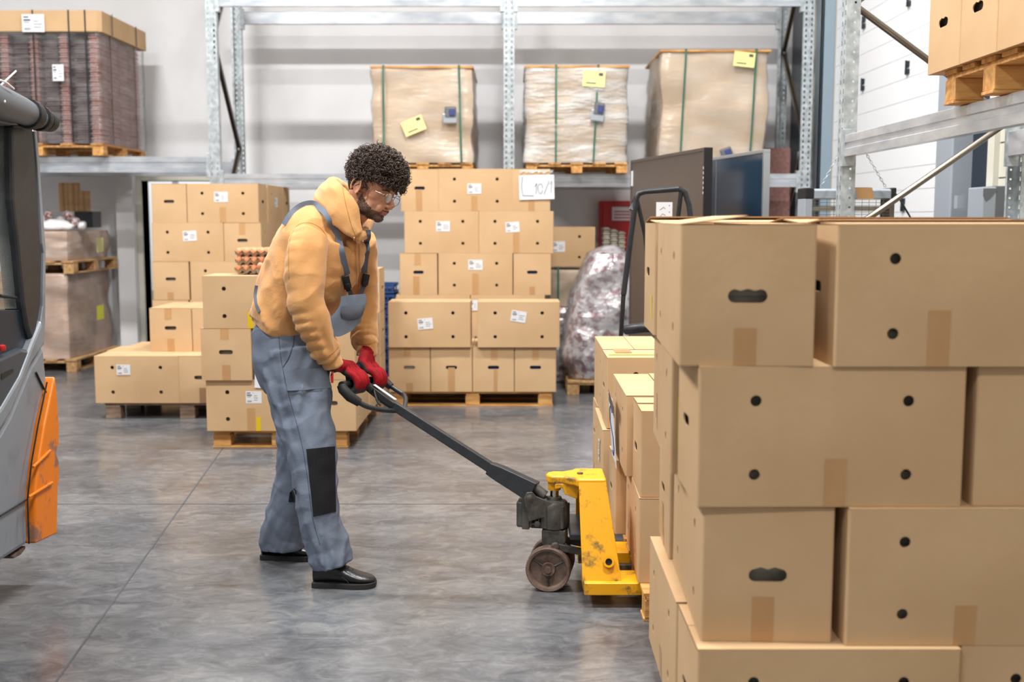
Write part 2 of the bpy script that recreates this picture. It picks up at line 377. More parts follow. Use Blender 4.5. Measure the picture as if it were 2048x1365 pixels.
# ---------------------------------------------------------------- pallets
def pallet(label, x, y, z, rz=0, L_=1.2, W_=.8, H_=.115, m='wood', bottom=True, group=None, nboards=5, tb=.018):
    """x, y: centre"""
    t = thing('pallet', label, 'pallet', (x,y,z), rz, group)
    bb = .012 if bottom else 0; bh = H_-2*tb-bb
    mb = MB(); wds = [.12]*nboards; 
    for i in range(nboards):
        yc = -W_/2+.06+(W_-.12)*i/(nboards-1)
        mb.cbox((-L_/2, yc-.058+rnd.uniform(-.004,.004), H_-tb), (L_/2, yc+.058, H_), .002)
    mb.build('deck', m, t)
    for i in (-1,0,1):
        mb = MB(); mb.cbox((i*(L_/2-.06)-.05, -W_/2, H_-2*tb), (i*(L_/2-.06)+.05, W_/2, H_-tb), .002); mb.build('stringer', m, t)
    for i in (-1,0,1):
        for j in (-1,0,1):
            b = MB(); w_ = .05; cx = i*(L_/2-.06); cy = j*(W_/2-w_)
            b.cbox((cx-.055, cy-w_, bb), (cx+.055, cy+w_, bb+bh), .003); b.build('block', m, t)
    if bottom:
        for j in (-1,0,1):
            b = MB(); cy = j*(W_/2-.05); b.cbox((-L_/2, cy-.048, 0), (L_/2, cy+.048, bb), .002); b.build('skid_board', m, t)
    return t
# ================================================================ ROOM
XR = 2.95; XL = -7.; YB = 12.; YF = -5.; ZC = 6.6
m = MB(); m.box((XL,YF,-.1),(XR,YB+4,0)); struct(m, 'floor', 'concrete_floor')
j = MB(); j.box((-7,5.62,0),(XR,5.628,.0012)); struct(j, 'trim_1', 'joint')
a = at(110,1364,3.2); 
j = MB(); p0 = Vector((-1.62,1.9,0)); p1 = Vector((-1.42,9.0,0)); 
def floor_at(x, y):
    t = math.tan(math.atan((y-682.5)/F)+PITCH); Y = CAMH/t; return at(x, y, Y)
q0 = floor_at(112,1365); q1 = floor_at(440,905); dirv = (q1-q0).normalized(); q1 = q0+dirv*9; q0 = q0-dirv*2; sd = Vector((-dirv.y,dirv.x,0))*.004
j.add([q0-sd+Vector((0,0,.0012)), q0+sd+Vector((0,0,.0012)), q1+sd+Vector((0,0,.0012)), q1-sd+Vector((0,0,.0012))], [(0,1,2,3)])
struct(j, 'trim_2', 'joint')
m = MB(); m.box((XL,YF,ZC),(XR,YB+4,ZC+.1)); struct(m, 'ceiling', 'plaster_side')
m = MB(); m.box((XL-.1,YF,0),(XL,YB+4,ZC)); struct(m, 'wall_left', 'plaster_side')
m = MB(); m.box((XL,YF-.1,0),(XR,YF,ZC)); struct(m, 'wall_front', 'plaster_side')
DX0 = at(288,500,YB).x; DX1 = DX0+1.1; DZ = at(300,362,YB).z
m = MB(); m.box((XL,YB,0),(DX0,YB+.2,ZC)); m.box((DX1,YB,0),(XR,YB+.2,ZC)); m.box((DX0,YB,DZ),(DX1,YB+.2,ZC)); struct(m, 'wall_back', 'plaster')
m = MB(); w = .055
m.box((DX0-w,YB-.03,0),(DX0,YB+.22,DZ+w)); m.box((DX1,YB-.03,0),(DX1+w,YB+.22,DZ+w)); m.box((DX0,YB-.03,DZ),(DX1,YB+.22,DZ+w)); struct(m, 'door_1', 'frame_cream', bevel=.004)
m = MB(); px0 = at(244,500,YB).x; m.box((px0,YB-.14,0),(DX0-w,YB,at(250,352,YB).z)); struct(m, 'lit_strip_pier', 'plaster')  # added pier; its shape stands for a wall strip left lighter beside a shadow
m = MB(); m.box((XL,YB+3.9,0),(XR,YB+4,ZC)); struct(m, 'wall_beyond', 'white_bright')
# right wall with the sectional gate
m = MB(); m.box((XR,YF,0),(XR+.1,7.5,ZC)); m.box((XR,10.5,0),(XR+.1,YB+4,ZC)); m.box((XR,7.5,5.2),(XR+.1,10.5,ZC)); struct(m, 'wall_right', 'beige_wall')
g = MB(); ph = .5; z = 0
while z < 5.2:
    for k in (0,1,2):
        z0 = z+ph*k/3; z1 = z+ph*(k+1)/3
        g.box((XR+.012,7.5,z0+.002),(XR+.05,10.5,z1-.002))
    g.box((XR+.02,7.5,z),(XR+.045,10.5,z+ph)); z += ph
gd = struct(g, 'door_2', 'white_panel')
def on_right(x, y, X=XR-.001): return atX(x, y, X)
for (px, py) in ((1726,46),(1813,136),(1724,170),(1816,0),(1804,410)):
    p = on_right(px, py); h = MB(); h.cbox((XR-.004,p.y-.035,p.z-.045),(XR+.014,p.y+.035,p.z-.01),.002); h.cbox((XR-.004,p.y-.03,p.z+.008),(XR+.014,p.y+.03,p.z+.05),.002); h.tube([(XR-.006,p.y,p.z-.05),(XR-.006,p.y,p.z+.055)],.008,8)
    h.build('hinge', 'navy', gd)
# door track, dark opening and steel pier along the right wall
m = MB(); m.box((XR-.12,10.5,0),(XR-.002,10.56,ZC)); m.box((XR-.12,10.5,0),(XR-.1,10.72,ZC)); m.box((XR-.02,10.56,0),(XR-.002,10.86,ZC))
for k in range(14): m.box((XR-.11,10.56,.3+k*.45),(XR-.03,10.8,.33+k*.45))
struct(m, 'trim_4', 'steel_blue', bevel=.003)
m = MB(); m.box((XR-.03,11.5,0),(XR-.002,11.98,5)); struct(m, 'door_3', 'navy')
m = MB(); m.cbox((XR-.16,7.22,0),(XR-.002,7.5,ZC),.01); struct(m, 'trim_5', 'grey_paint')
m = MB(); m.box((XR-.03,6.95,0),(XR-.002,7.22,2.4)); struct(m, 'door_4', 'navy')
m = MB(); m.box((XR-.05,6.86,0),(XR-.002,6.95,2.5)); struct(m, 'trim_6', 'frame_cream', bevel=.004)
m = MB()
for k in range(12): m.box((XR-.012,3,.02+k*.21),(XR-.003,6.86,.22+k*.21))
struct(m, 'trim_7', 'frame_cream')
# ================================================================ NEAREST STACK (right foreground)
Gd = 'cartons of the nearest stack'
zb = .096; Hn = .3372
YA = 2.62
def X_at(px, Y, z):
    h = CAMH-z; d = Y*CP+h*SP; return (px-1024)*d/F
Z1, Z2, Z3, Z4 = zb, zb+Hn, zb+2*Hn, zb+3*Hn
# bottom layer
carton('long bottom carton of the nearest stack, cut off by the lower picture edge', 'L', X_at(1395,2.58,Z2), 2.58, Z1, Hn-.0005, tapes=[('f',.5,0,.3)])
carton('carton at the bottom right corner of the picture, beside the long bottom one', 'L', X_at(1922,2.60,Z2), 2.60, Z1, Hn-.0005)
carton('bottom carton of the nearest stack, its four-hole long side facing the aisle', 'S', X_at(1356,2.905,Z2)-.004, 2.91, Z1, H_=.3365, yaw=R(-.6), tapes=[('l',.52,0,.28,.05)])
# third layer
carton('carton with a torn handle slot under the long four-hole carton of the nearest stack', 'S', X_at(1401,2.63,Z2), 2.63, Z2, Hn-.0005, torn=2, yaw=R(-2.), tapes=[('f',.47,0,.34)])
carton('long carton on the right of the third layer, above the bottom right carton', 'L', X_at(1689,2.60,Z2), 2.60, Z2, Hn-.0005, tapes=[('f',.455,0,.3)])
carton('narrow carton end with handle slot, standing on the bottom aisle-side carton', 'L', X_at(1337,3.29,Z2), 3.29, Z2, Hn-.0005, yaw=R(-2), tapes=[('l',.5,0,.4,.05)])
# second layer
carton('long four-hole carton with tape at its lower edge, second layer, nearest stack', 'L', X_at(1393,2.61,Z3), 2.61, Z3, Hn-.0005, tapes=[('f',.52,0,.35)])
carton('carton cut off by the right picture edge, beside the long four-hole carton', 'L', X_at(1944,2.62,Z3), 2.62, Z3, Hn-.0005)
k_ = carton('carton with a bright yellow label peeking out, second layer rear left', 'S', X_at(1340,2.955,Z3), 2.955, Z3, Hn-.0005, yaw=R(-3), tapes=[('l',.3,.12,.45,.012,'cardboard_inner')])
# top layer
a_ = carton('top left carton of the nearest stack with torn handle slot and raised flap', 'S', X_at(1357,2.62,Z4), 2.62, Z4, torn=1, yaw=R(-2.6), H_=.332, tapes=[('f',.49,0,.27)], flaps=(0,R(7)))
b_ = carton('long carton on the top right of the nearest stack with its lid flaps bent up', 'L', X_at(1667,2.60,Z4), 2.60, Z4, H_=.332, tapes=[('f',.385,0,.4)], flaps=(R(.8),R(3.6)))
carton('narrow top carton behind the open one with a faint green label on its end', 'L', X_at(1307,3.31,Z4), 3.31, Z4, H_=.334, yaw=R(-1.5), flaps=(R(2),R(6)), tapes=[('l',.82,.12,.35,.03,'yellow_label')])
carton('top carton with a raised brown flap behind the two big top ones', 'L', X_at(1600,2.62,Z4)+.07, 2.95, Z4, H_=.334, yaw=R(1), flaps=(R(3),R(5)))
# the yellow label on the second layer carton's front strip
mb = MB(); p = at(1357,918,2.93); mb.box((X_at(1342,2.94,Z3)+.016,2.9445,Z3+.075),(X_at(1342,2.94,Z3)+.05,2.9455,Z3+.21)); mb.mi = 1
for i in range(5): mb.box((X_at(1342,2.94,Z3)+.022,2.944,Z3+.09+i*.022),(X_at(1342,2.94,Z3)+.036,2.9446,Z3+.1+i*.022))
o = mb.build('yellow_label', ['yellow_label','ink'], k_)
o.parent = k_; o.matrix_parent_inverse = (Matrix.Translation(k_.location)@Matrix.Rotation(k_.rotation_euler.z,4,'Z')).inverted()
pallet('wooden pallet under the nearest carton stack, almost hidden', X_at(1395,2.58,Z2)+.66, 3.08, 0, PI/2*0, 1.2, .9, .095)
# ================================================================ STACK ON THE PALLET TRUCK
zj = .108
carton('carton on the pallet truck with torn handle hole, upper layer nearest the viewer', 'L', .472, 4.06, zj+.322, H_=.322, torn=2, yaw=R(-1), flaps=(0,R(1.5)))
pt_ = carton('carton on the pallet truck carrying a hanging white paper sheet', 'S', .452, 4.40, zj+.322, H_=.325, yaw=R(-.5), flaps=(R(1),0))
carton('lower carton on the pallet truck with four holes facing the yellow frame', 'S', .468, 4.05, zj, H_=.32, yaw=R(-1.5), tapes=[('l',.45,.3,.62,.03)])
carton('lower carton on the pallet truck, second from the viewer', 'L', .440, 4.70, zj, H_=.32)
carton('rear lower carton on the pallet truck behind the yellow frame', 'S', .9, 4.05, zj, H_=.32)
# writing sheet hanging on the second carton
def stroke(mb, pts, r_, M): mb.tube([M@Vector(p) for p in pts], r_, 6)
def world_child(o, par):
    o.parent = par; o.matrix_parent_inverse = (Matrix.Translation(par.location)@Matrix.Rotation(par.rotation_euler.z,4,'Z')).inverted(); return o
sx = .448
Ms = Matrix.Translation((sx-.006,4.87,.40))@Matrix.Rotation(-PI/2,4,'Z')@Matrix.Rotation(R(4),4,'X')
mb = MB(); mb.box((0,-.001,0),(.21,0,.297), Ms); mb.mi = 1
stroke(mb, [(.17,-.002,.235),(.13,-.002,.262),(.07,-.002,.24),(.045,-.002,.18),(.09,-.002,.15),(.15,-.002,.125),(.16,-.002,.075),(.12,-.002,.04),(.06,-.002,.05)], .0028, Ms)
mb2 = world_child(mb.build('paper_sheet', ['paper','ink_blue']), pt_)
mb = MB(); mb.box((.0,-.003,.27),(.235,-.0012,.32), Ms@Matrix.Rotation(R(9),4,'Y')); world_child(mb.build('tape', 'steel_brown'), pt_)
pallet('low wooden pallet straddling the forks of the yellow pallet truck', 1.075, 4.345, 0, 0, 1.2, .82, .106, 'wood_fresh', bottom=True, tb=.014)
# second pallet behind it
def col_(lbl, face, x, y, z, H, **k): return carton(lbl, face, x, y, z, H_=H, **k)
c_ = col_('carton behind the pallet truck load with a tape strip across its lid', 'L', .445, 5.22, .47, .335, yaw=R(-.5), tapes=[('l',.3,.05,.95,.03,'cardboard')])
col_('rear carton of the upright pile behind the pallet truck load, farthest from the viewer', 'S', .452, 5.56, .47, .335, yaw=R(-.5))
col_('lower carton with a small white label standing proud behind the pallet truck load', 'S', .425, 5.2, .12, .345, yaw=R(-1), stick=('l',.72,.62,.07,.1,0))
col_('lower carton at the far end of the pile behind the pallet truck load', 'L', .45, 5.86, .12, .345)
mb = MB(); mb.box((.5,5.40,.8062),(.58,5.56,.8075)); 
o = world_child(mb.build('tape', 'tape'), c_)
mb = MB(); mb.box((.46,5.31,.8062),(1.05,5.325,.807)); world_child(mb.build('yellow_strap', 'yellow_tape'), c_)
pallet('pallet under the pile standing behind the pallet truck load', 1.05, 5.7, 0, 0, 1.2, 1.0, .118, 'wood')
# ================================================================ CENTRE PILES
zc = .118; H = .35; Y = 8.62; x0 = X_at(778,Y,zc); S4 = .3205; L4 = .632
nm = ['leftmost','second','third','rightmost']; fills = ['white_plastic','blue_tray','blue_tray','blue_tray']
tps = [[('f',.5,0,.2),('f',.45,.8,1)],[('f',.5,0,.55)],[('f',.52,.72,1),('f',.55,0,.5,.03)],[('f',.5,.72,1)]]
for i in range(4):
    carton(f'{nm[i]} of the four cartons standing end-on at the bottom of the centre front pallet', 'S', x0+i*.3245, Y, zc, H_=H, S_=S4, fill=fills[i], tapes=tps[i])
xb = X_at(777,Y-.03,zc+H)
carton('left of the two long cartons on the upper layer of the centre front pallet', 'L', xb, Y-.03, zc+H, H_=H, L_=L4, fill='blue_tray', stick=('f',.45,.52,.115,.085,R(-5)), yaw=R(.3))
carton('right of the two long cartons on the upper layer of the centre front pallet', 'L', X_at(955,Y-.03,zc+H), Y-.03, zc+H, H_=H, L_=L4, fill='blue_tray', stick=('f',.5,.68,.115,.085,R(9)))
pallet('wooden pallet with wide bottom boards under the centre front pile', X_at(945,Y,0), Y+.42, 0, 0, 1.25, .8, .118, 'wood_fresh')
Y2 = 9.42; zr = [.118+.349*i for i in range(6)]; SB = .314; LB = .622
def cx_(px, r_): return X_at(px, Y2, zr[r_])
carton('left long carton at the hidden bottom of the tall centre pile', 'L', cx_(803,0), Y2, zr[0], H_=.349, L_=LB)
carton('right long carton at the hidden bottom of the tall centre pile', 'L', cx_(957,0), Y2, zr[0], H_=.349, L_=LB)
carton('left long carton in the hidden second layer of the tall centre pile', 'L', cx_(793,1), Y2, zr[1], H_=.349, L_=LB)
carton('carton with a white label glimpsed through the gap between the centre front cartons', 'L', cx_(793,1)+.626, Y2, zr[1], H_=.349, L_=LB, stick=('f',.045,.75,.06,.09,0))
g3 = dict(H_=.349)
carton('carton with a tall tape strip on the left of the third layer, tall centre pile', 'S', cx_(800,2), Y2, zr[2], S_=SB, tapes=[('f',.48,.72,1),('f',.44,0,.45)], fill='blue_tray', **g3)
carton('long carton in the middle of the third layer, tall centre pile', 'L', cx_(877,2), Y2, zr[2], L_=LB, stick=('f',.5,.72,.12,.085,0), tapes=[('f',.5,0,.52)], **g3)
carton('right carton of the third layer with blue tray in its slot, tall centre pile', 'S', cx_(1027,2), Y2, zr[2], S_=SB, fill='blue_tray', tapes=[('f',.5,0,.2,.045)], **g3)
carton('left long carton of the fourth layer, tall centre pile', 'L', cx_(809,3), Y2, zr[3], L_=LB, stick=('f',.52,.64,.115,.085,0), **g3)
carton('right long carton of the fourth layer with a tape strip, tall centre pile', 'L', cx_(958,3), Y2, zr[3], L_=LB, stick=('f',.45,.62,.115,.085,R(-4)), tapes=[('f',.5,0,.5)], **g3)
carton('top left carton with a handle slot beside the man\'s curly hair, tall centre pile', 'S', cx_(802,4), Y2, zr[4], S_=SB, tapes=[('f',.48,0,.52)], fill='blue_tray', **g3)
carton('long carton in the middle of the top layer, tall centre pile', 'L', cx_(877,4), Y2, zr[4], L_=LB, stick=('f',.48,.53,.115,.085,0), tapes=[('f',.48,0,.36)], **g3)
t10 = carton('top right carton with a handwritten white sheet taped over it, tall centre pile', 'S', cx_(1025,4), Y2, zr[4], S_=SB, tapes=[('f',.5,0,.25)], **g3)
# sheet L 10/1
pL = at(1039,400,Y2-.012); sw = .29; sh = .2
Ms = Matrix.Translation((pL.x,Y2-.012,pL.z))@Matrix.Rotation(R(-1.5),4,'Y')
mb = MB(); mb.box((0,-.001,0),(sw,0,sh), Ms); mb.mi = 1
stroke(mb, [(.028,-.002,.19),(.02,-.002,.1),(.028,-.002,.035),(.12,-.002,.03)], .003, Ms)
mb.mi = 2
stroke(mb, [(.128,-.002,.1),(.146,-.002,.135),(.138,-.002,.045)], .0026, Ms)
stroke(mb, [(.175+.02*math.cos(t_*.6),-.002,.088+.042*math.sin(t_*.6)) for t_ in range(11)], .0026, Ms)
stroke(mb, [(.205,-.002,.04),(.248,-.002,.15)], .0026, Ms); stroke(mb, [(.25,-.002,.12),(.272,-.002,.15),(.262,-.002,.05)], .0026, Ms)
world_child(mb.build('paper_sheet', ['paper','ink_green','ink']), t10)
mb = MB(); q = zr[4]+.335; xq = pL.x
mb.add([(xq+.0+.02*i, Y2-.006-.006*(i % 2), q-.03+.006*((i*7) % 5)) for i in range(15)]+[(xq+.02*i, Y2-.004, q+.004) for i in range(15)], [(i,i+1,i+16,i+15) for i in range(14)])
world_child(mb.build('film_scrap', 'film_heavy', smooth=True), t10)
pallet('pallet hidden under the tall centre pile', X_at(950,Y2,0), Y2+.42, 0, 0, 1.2, .8, .116)
# ================================================================ LEFT PILE WITH THE EGG TRAYS
He = .327; Y3 = 7.0; ze = [.118+He*i for i in range(4)]
def ex(px, r_, Y=Y3): return X_at(px, Y, ze[r_])
carton('long carton with a printed label at the bottom of the egg tray pile', 'L', ex(414,0), Y3, ze[0], H_=He, stick=('f',.48,.66,.1,.078,0), tapes=[('f',.45,0,.45),('f',.52,0,.28,.03,'yellow_tape')])
carton('carton at the bottom right corner of the egg tray pile, behind the man\'s legs', 'S', ex(613,0), Y3, ze[0], H_=He)
carton('carton with handle slot and tape in the middle of the egg tray pile\'s left edge', 'S', ex(406,1), Y3-.03, ze[1], H_=He, tapes=[('f',.5,0,.3),('f',.48,.8,1)])
w5 = carton('long carton in the middle of the egg tray pile, a white sheet hanging on it', 'L', ex(511,1), Y3, ze[1], H_=He)
eg = carton('carton with a yellow tape end that carries the egg trays', 'L', ex(409,2), Y3-.03, ze[2], H_=He, tapes=[('f',.47,0,.32,.035,'yellow_tape')], yaw=R(.4))
carton('long carton at the right side of the egg tray pile, behind the man\'s forearms', 'S', ex(610,2), Y3, ze[2], H_=He)
for i in range(2):
    carton(['bottom','middle'][i]+' carton on the receding right side of the egg tray pile, behind the tiller', 'S', ex(611,0,Y3)+.01, Y3+.65, ze[i], H_=He, tapes=[('r',.5,.2,.6)])
mb = MB(); pw = at(509,776,Y3-.012); Ms = Matrix.Translation((pw.x,Y3-.012,pw.z))@Matrix.Rotation(R(3),4,'Y'); mb.box((0,-.001,0),(.21,0,.297), Ms); mb.mi = 1
mb.box((.03,-.0022,.05),(.1,-.001,.09), Ms); stroke(mb, [(.05,-.002,.09),(.06,-.002,.2),(.12,-.002,.22)], .003, Ms)
world_child(mb.build('paper_sheet', ['paper','ink_blue']), w5)
pallet('wooden pallet under the egg tray pile', ex(560,0)-.01+.0, Y3+.55, 0, 0, .86, 1.0, .118, 'wood_fresh')
x6 = X_at(759,8.3,1.0)-.628
for i in range(3):
    carton(['bottom','middle','upper'][i]+' carton of the low pile behind the man\'s far arm', 'L', x6, 8.31, .118+i*.322, H_=.322, stick=('f',.93,.55,.07,.09,0) if i == 2 else None)
pallet('pallet of the low pile behind the man\'s far arm', x6+.3, 8.5, 0, PI/2, .5, .62, .116)
# ================================================================ FAR LEFT PILES
Y4 = 8.08; z5 = .118
carton('long carton with a printed label on the low pallet at the far left', 'L', X_at(191,Y4,z5), Y4, z5, H_=.345, L_=.612, stick=('f',.35,.71,.1,.075,0), tapes=[])
carton('end-on carton with dark brown tape, beside the labelled long one far left', 'S', X_at(359,Y4,z5), Y4, z5, H_=.345, tapes=[('f',.55,0,.33,.05,'cardboard_inner'),('f',.62,.55,1,.05,'cardboard_inner')])
carton('rear carton of the low far-left pallet, only its lid showing', 'L', X_at(191,Y4,z5)-.025, Y4+.33, z5, H_=.345)
carton('second rear carton of the low far-left pallet, only its lid showing', 'L', X_at(191,Y4,z5)+.03, Y4+.66, z5, H_=.343)
carton('rear right carton of the low far-left pallet', 'S', X_at(191,Y4,z5)+.67, Y4+.66, z5, H_=.345)
carton('carton with handle slot and tape on the second layer of the low far-left pile', 'S', X_at(303,Y4+.3,.5), Y4+.27, .464, H_=.325, tapes=[('f',.5,0,.3),('f',.45,.75,1)])
carton('carton half hidden behind the egg tray pile on the second layer far left', 'S', X_at(303,Y4+.3,.5)+.318, Y4+.27, .464, H_=.325)
pallet('old wooden pallet under the low far-left cartons', X_at(191,Y4,z5)+.66, Y4+.5, 0, 0, 1.2, .96, .116, 'wood_old', bottom=False)
Y5 = 9.5; H5 = .325; zt = [.118+H5*i for i in range(6)]
def lx(px, r_): return X_at(px, Y5, zt[r_])
carton('top left carton with a see-through handle slot, tall far-left pile', 'S', lx(305,4), Y5, zt[4], H_=H5, S_=.29, fill='pulp')
carton('long carton with a label on the top layer of the tall far-left pile', 'L', lx(375,4), Y5, zt[4], H_=H5, L_=.60, stick=('f',.48,.66,.115,.085,0), tapes=[('f',.5,0,.4)])
carton('long carton with a tilted label in the fourth layer of the tall far-left pile', 'L', lx(306,3), Y5, zt[3], H_=H5, L_=.60, stick=('f',.53,.66,.115,.085,R(-3)))
carton('carton with handle slot above the eggs, fourth layer of the tall far-left pile', 'S', lx(449,3), Y5, zt[3], H_=H5, tapes=[('f',.5,.7,1)])
carton('carton with a handle slot in the third layer of the tall far-left pile', 'S', lx(307,2), Y5, zt[2], H_=H5, S_=.305, tapes=[('f',.48,.0,.2)])
carton('long carton in the third layer of the tall far-left pile', 'L', lx(382,2), Y5, zt[2], H_=H5, L_=.60)
carton('left carton in the second layer of the tall far-left pile', 'S', lx(307,1), Y5, zt[1], H_=H5, S_=.305)
carton('long carton in the second layer of the tall far-left pile', 'L', lx(382,1), Y5, zt[1], H_=H5, L_=.60)
carton('left carton at the foot of the tall far-left pile', 'S', lx(307,0), Y5, zt[0], H_=H5, S_=.305)
carton('long carton at the foot of the tall far-left pile', 'L', lx(382,0), Y5, zt[0], H_=H5, L_=.60)
for r_ in (0,1,2,3,4):
    nmr = ['foot','second layer','third layer','fourth layer','top layer'][r_]
    xr_ = lx(520,4)-BS
    if r_ in (3,4):
        yy = Y5+(.33 if r_ == 4 else .645)
        carton(f'labelled carton on the receding right side of the tall far-left pile, {nmr}', 'S', xr_, yy, zt[r_], H_=H5, stick=('r',.5,.55,.115,.085,0))
        if r_ == 4: carton('last carton on the receding side of the tall far-left pile, top layer', 'L', lx(520,4)-.58, Y5+.97, zt[r_], H_=H5, L_=.58)
    else:
        carton(f'carton on the hidden receding side of the tall far-left pile, {nmr}', 'S', xr_, Y5+.645, zt[r_], H_=H5)
pallet('pallet under the tall far-left pile', lx(412,0), Y5+.48, 0, 0, 1.0, .94, .116)
# carton on the wrapped load behind the centre pile, right
carton('single labelled carton on wrapped goods, right behind the tall centre pile', 'L', X_at(1190,10.2,1.05)-.66, 10.2, at(1150,533,10.2).z, H_=.355, L_=.66, stick=('f',.5,.5,.115,.095,0))
# ================================================================ RACKS
def upright_mesh(h, w=.1, d=.07, pitch=.05, flip=1):
    """open channel: perforated face towards -y, two perforated side webs; local origin at the foot, centre"""
    k = ('u', h, w, d, pitch)
    if k in CACHE: return CACHE[k]
    mb = MB(); n = int(h/pitch)-1
    hs = [slot(w*f, .06+pitch*i, .011, .02) if False else [(w*f-.008,.05+pitch*i),(w*f+.008,.05+pitch*i),(w*f+.006,.074+pitch*i),(w*f-.006,.074+pitch*i)] for i in range(n) for f in (.24,.76)]
    mb.panel(w, h, hs, Matrix.Translation((-w/2,-d/2,0)), t=.003)
    sd = [circ(d*.62, .06+pitch*i, .0065, 8) for i in range(n)]
    mb.panel(d, h, sd, Matrix.Translation((w/2,-d/2,0))@Matrix.Rotation(PI/2,4,'Z'), t=.003)
    mb.panel(d*.42, h, [], Matrix.Translation((-w/2,-d/2+d*.42,0))@Matrix.Rotation(-PI/2,4,'Z'), t=.003)
    for sx in (1,): mb.box((min(sx*w/2,sx*(w/2-.02)),d/2-.002,0),(max(sx*w/2,sx*(w/2-.02)),d/2,h))
    mb.box((-.004,-d/2-.001,0),(.004,-d/2+.004,h))
    CACHE[k] = mb.mesh('upright', 'galvanised'); return CACHE[k]
def frame(label, x, y, h, depth, rz, group=None, phase=0, first=.3, step=.95):
    """a pair of uprights with lacing braces, local y runs into the rack; x,y is the front upright's centre"""
    t = thing('rack_frame', label, 'rack frame', (x,y,0), rz, group)
    put('upright', upright_mesh(h), t); put('upright', upright_mesh(h), t, (0,depth,0), (0,0,PI))
    z = first; s = phase
    while z < h-step:
        a, b = (0.02, depth-.02) if s == 0 else (depth-.02, .02)
        mb = MB(); p = Vector((0,a,z)); q = Vector((0,b,z+step)); d = (q-p).normalized(); nn = Vector((1,0,0)).cross(d)
        M = Matrix(((1,d.x,nn.x,p.x),(0,d.y,nn.y,p.y),(0,d.z,nn.z,p.z),(0,0,0,1)))
        L_ = (q-p).length
        mb.box((-.02,0,-.018),(.02,L_,-.015),M); mb.box((-.02,0,-.018),(-.017,L_,.018),M); mb.box((.017,0,-.018),(.02,L_,.018),M); mb.box((-.02,0,.015),(-.008,L_,.018),M); mb.box((.008,0,.015),(.02,L_,.018),M)
        mb.build('brace', 'steel_brown', t); z += step; s = 1-s
    for yy in (0, depth):
        mb = MB(); mb.cbox((-.07,yy-.05,0),(.07,yy+.05,.006),.001); mb.build('foot_plate', 'galvanised', t)
    return t
def beam(label, p0, p1, h=.14, d=.045, group=None, name='rack_beam', m='galvanised_beam', conn=True):
    """stepped box beam from p0 to p1 (lower front edge), front towards the local -y"""
    p0 = Vector(p0); p1 = Vector(p1); v = p1-p0; L_ = v.length; a = math.atan2(v.y, v.x)
    t = thing(name, label, 'rack beam', p0, a, group)
    mb = MB(); prof = [(0,0),(.0,h*.34),(.006,h*.38),(.006,h*.60),(0,h*.64),(0,h*.97),(.003,h),(d-.003,h),(d,h*.97),(d,h*.03),(d-.003,0),(.003,0)]
    mb.prism([(y,z) for y,z in prof], 0, L_, 'x'); mb.build('profile', m, t)
    if conn:
        for xx in (-.008, L_-.03):
            mb = MB(); mb.cbox((xx,-.008,-.05),(xx+.038,d+.004,h+.03),.002); mb.build('beam_connector', 'galvanised', t)
    return t
# back rack
YFk = 10.55; DR = .95
xu = [X_at(430,YFk,2.2), X_at(1018,YFk,2.2), X_at(1610,YFk,2.2)]
HT = 5.6
frame('rack frame with diagonal braces left of the man\'s back, far left pile before it', xu[0], YFk, HT, DR, 0, phase=1, first=.25)
frame('rack frame standing between the two middle wrapped pallets', xu[1], YFk, HT, DR, 0, phase=0, first=.25)
frame('rack frame at the right end of the back wall behind the blue panel', xu[2], YFk, HT, DR, 0, phase=0, first=.25)
zlb = at(200,345,YFk-.04).z; zcb = at(800,374,YFk-.04).z
for (xa, xb_, zb_, nm_) in ((XL+.4, xu[0]-.05, zlb, 'left'), (xu[0]+.05, xu[1]-.05, zcb, 'middle'), (xu[1]+.05, xu[2]-.05, zcb, 'right')):
    beam(f'front galvanised beam of the {nm_} back rack bay at pallet height', (xa,YFk-.035,zb_), (xb_,YFk-.035,zb_), h=.145 if nm_ == 'left' else .12)
    beam(f'rear galvanised beam of the {nm_} back rack bay at pallet height', (xb_,YFk+DR+.01,zb_), (xa,YFk+DR+.01,zb_), h=.145 if nm_ == 'left' else .12)
zt_ = at(1300,12,YFk-.04).z
for (xa, xb_, nm_) in ((xu[0]+.05, xu[1]-.05, 'middle'), (xu[1]+.05, xu[2]-.05, 'right')):
    beam(f'galvanised beam crossing the top of the picture in the {nm_} bay', (xa,YFk-.035,zt_), (xb_,YFk-.035,zt_), h=.12)
    beam(f'rear top beam of the {nm_} back rack bay, near the upper picture edge', (xb_,YFk+DR+.01,zt_), (xa,YFk+DR+.01,zt_), h=.12)
# right rack: the frame stands across the aisle, beams run towards the viewer
XK = 1.728; YK = 6.0; z_b = atX(1690,313,XK).z
rf_ = frame('rack frame with round holes in front of the white panel gate', XK+.035, YK, 5.0, .9, -PI/2, phase=0, first=atX(1720,12,XK+.2).z-2*.95*1-.0, step=.66)
for ch in list(rf_.children):
    if ch.name.startswith('brace'): bpy.data.objects.remove(ch)
def yplane(px, py, Y): return at(px, py, Y)
def brace_px(a, b, Y, r_, par, nm='brace'):
    pa, pb = at(*a, Y), at(*b, Y); mb = MB(); mb.tube([pa, pb], r_, 12, flat=.8)
    o = mb.build(nm, 'steel_brown', None, smooth=True); o.parent = par
    o.matrix_parent_inverse = (Matrix.Translation(par.location)@Matrix.Rotation(par.rotation_euler.z,4,'Z')).inverted(); return o
brace_px((1700,4),(2022,243),YK,.021,rf_); brace_px((1700,14),(1800,-60),YK,.021,rf_)
brace_px((1700,462),(2022,240),YK,.021,rf_); brace_px((1700,470),(2022,700),YK,.021,rf_)
beam('galvanised box beam sloping across the upper right, carrying the pallet', (XK,YK-.05,z_b), (XK,2.3,z_b), h=atX(1690,270,XK).z-z_b, d=.05)
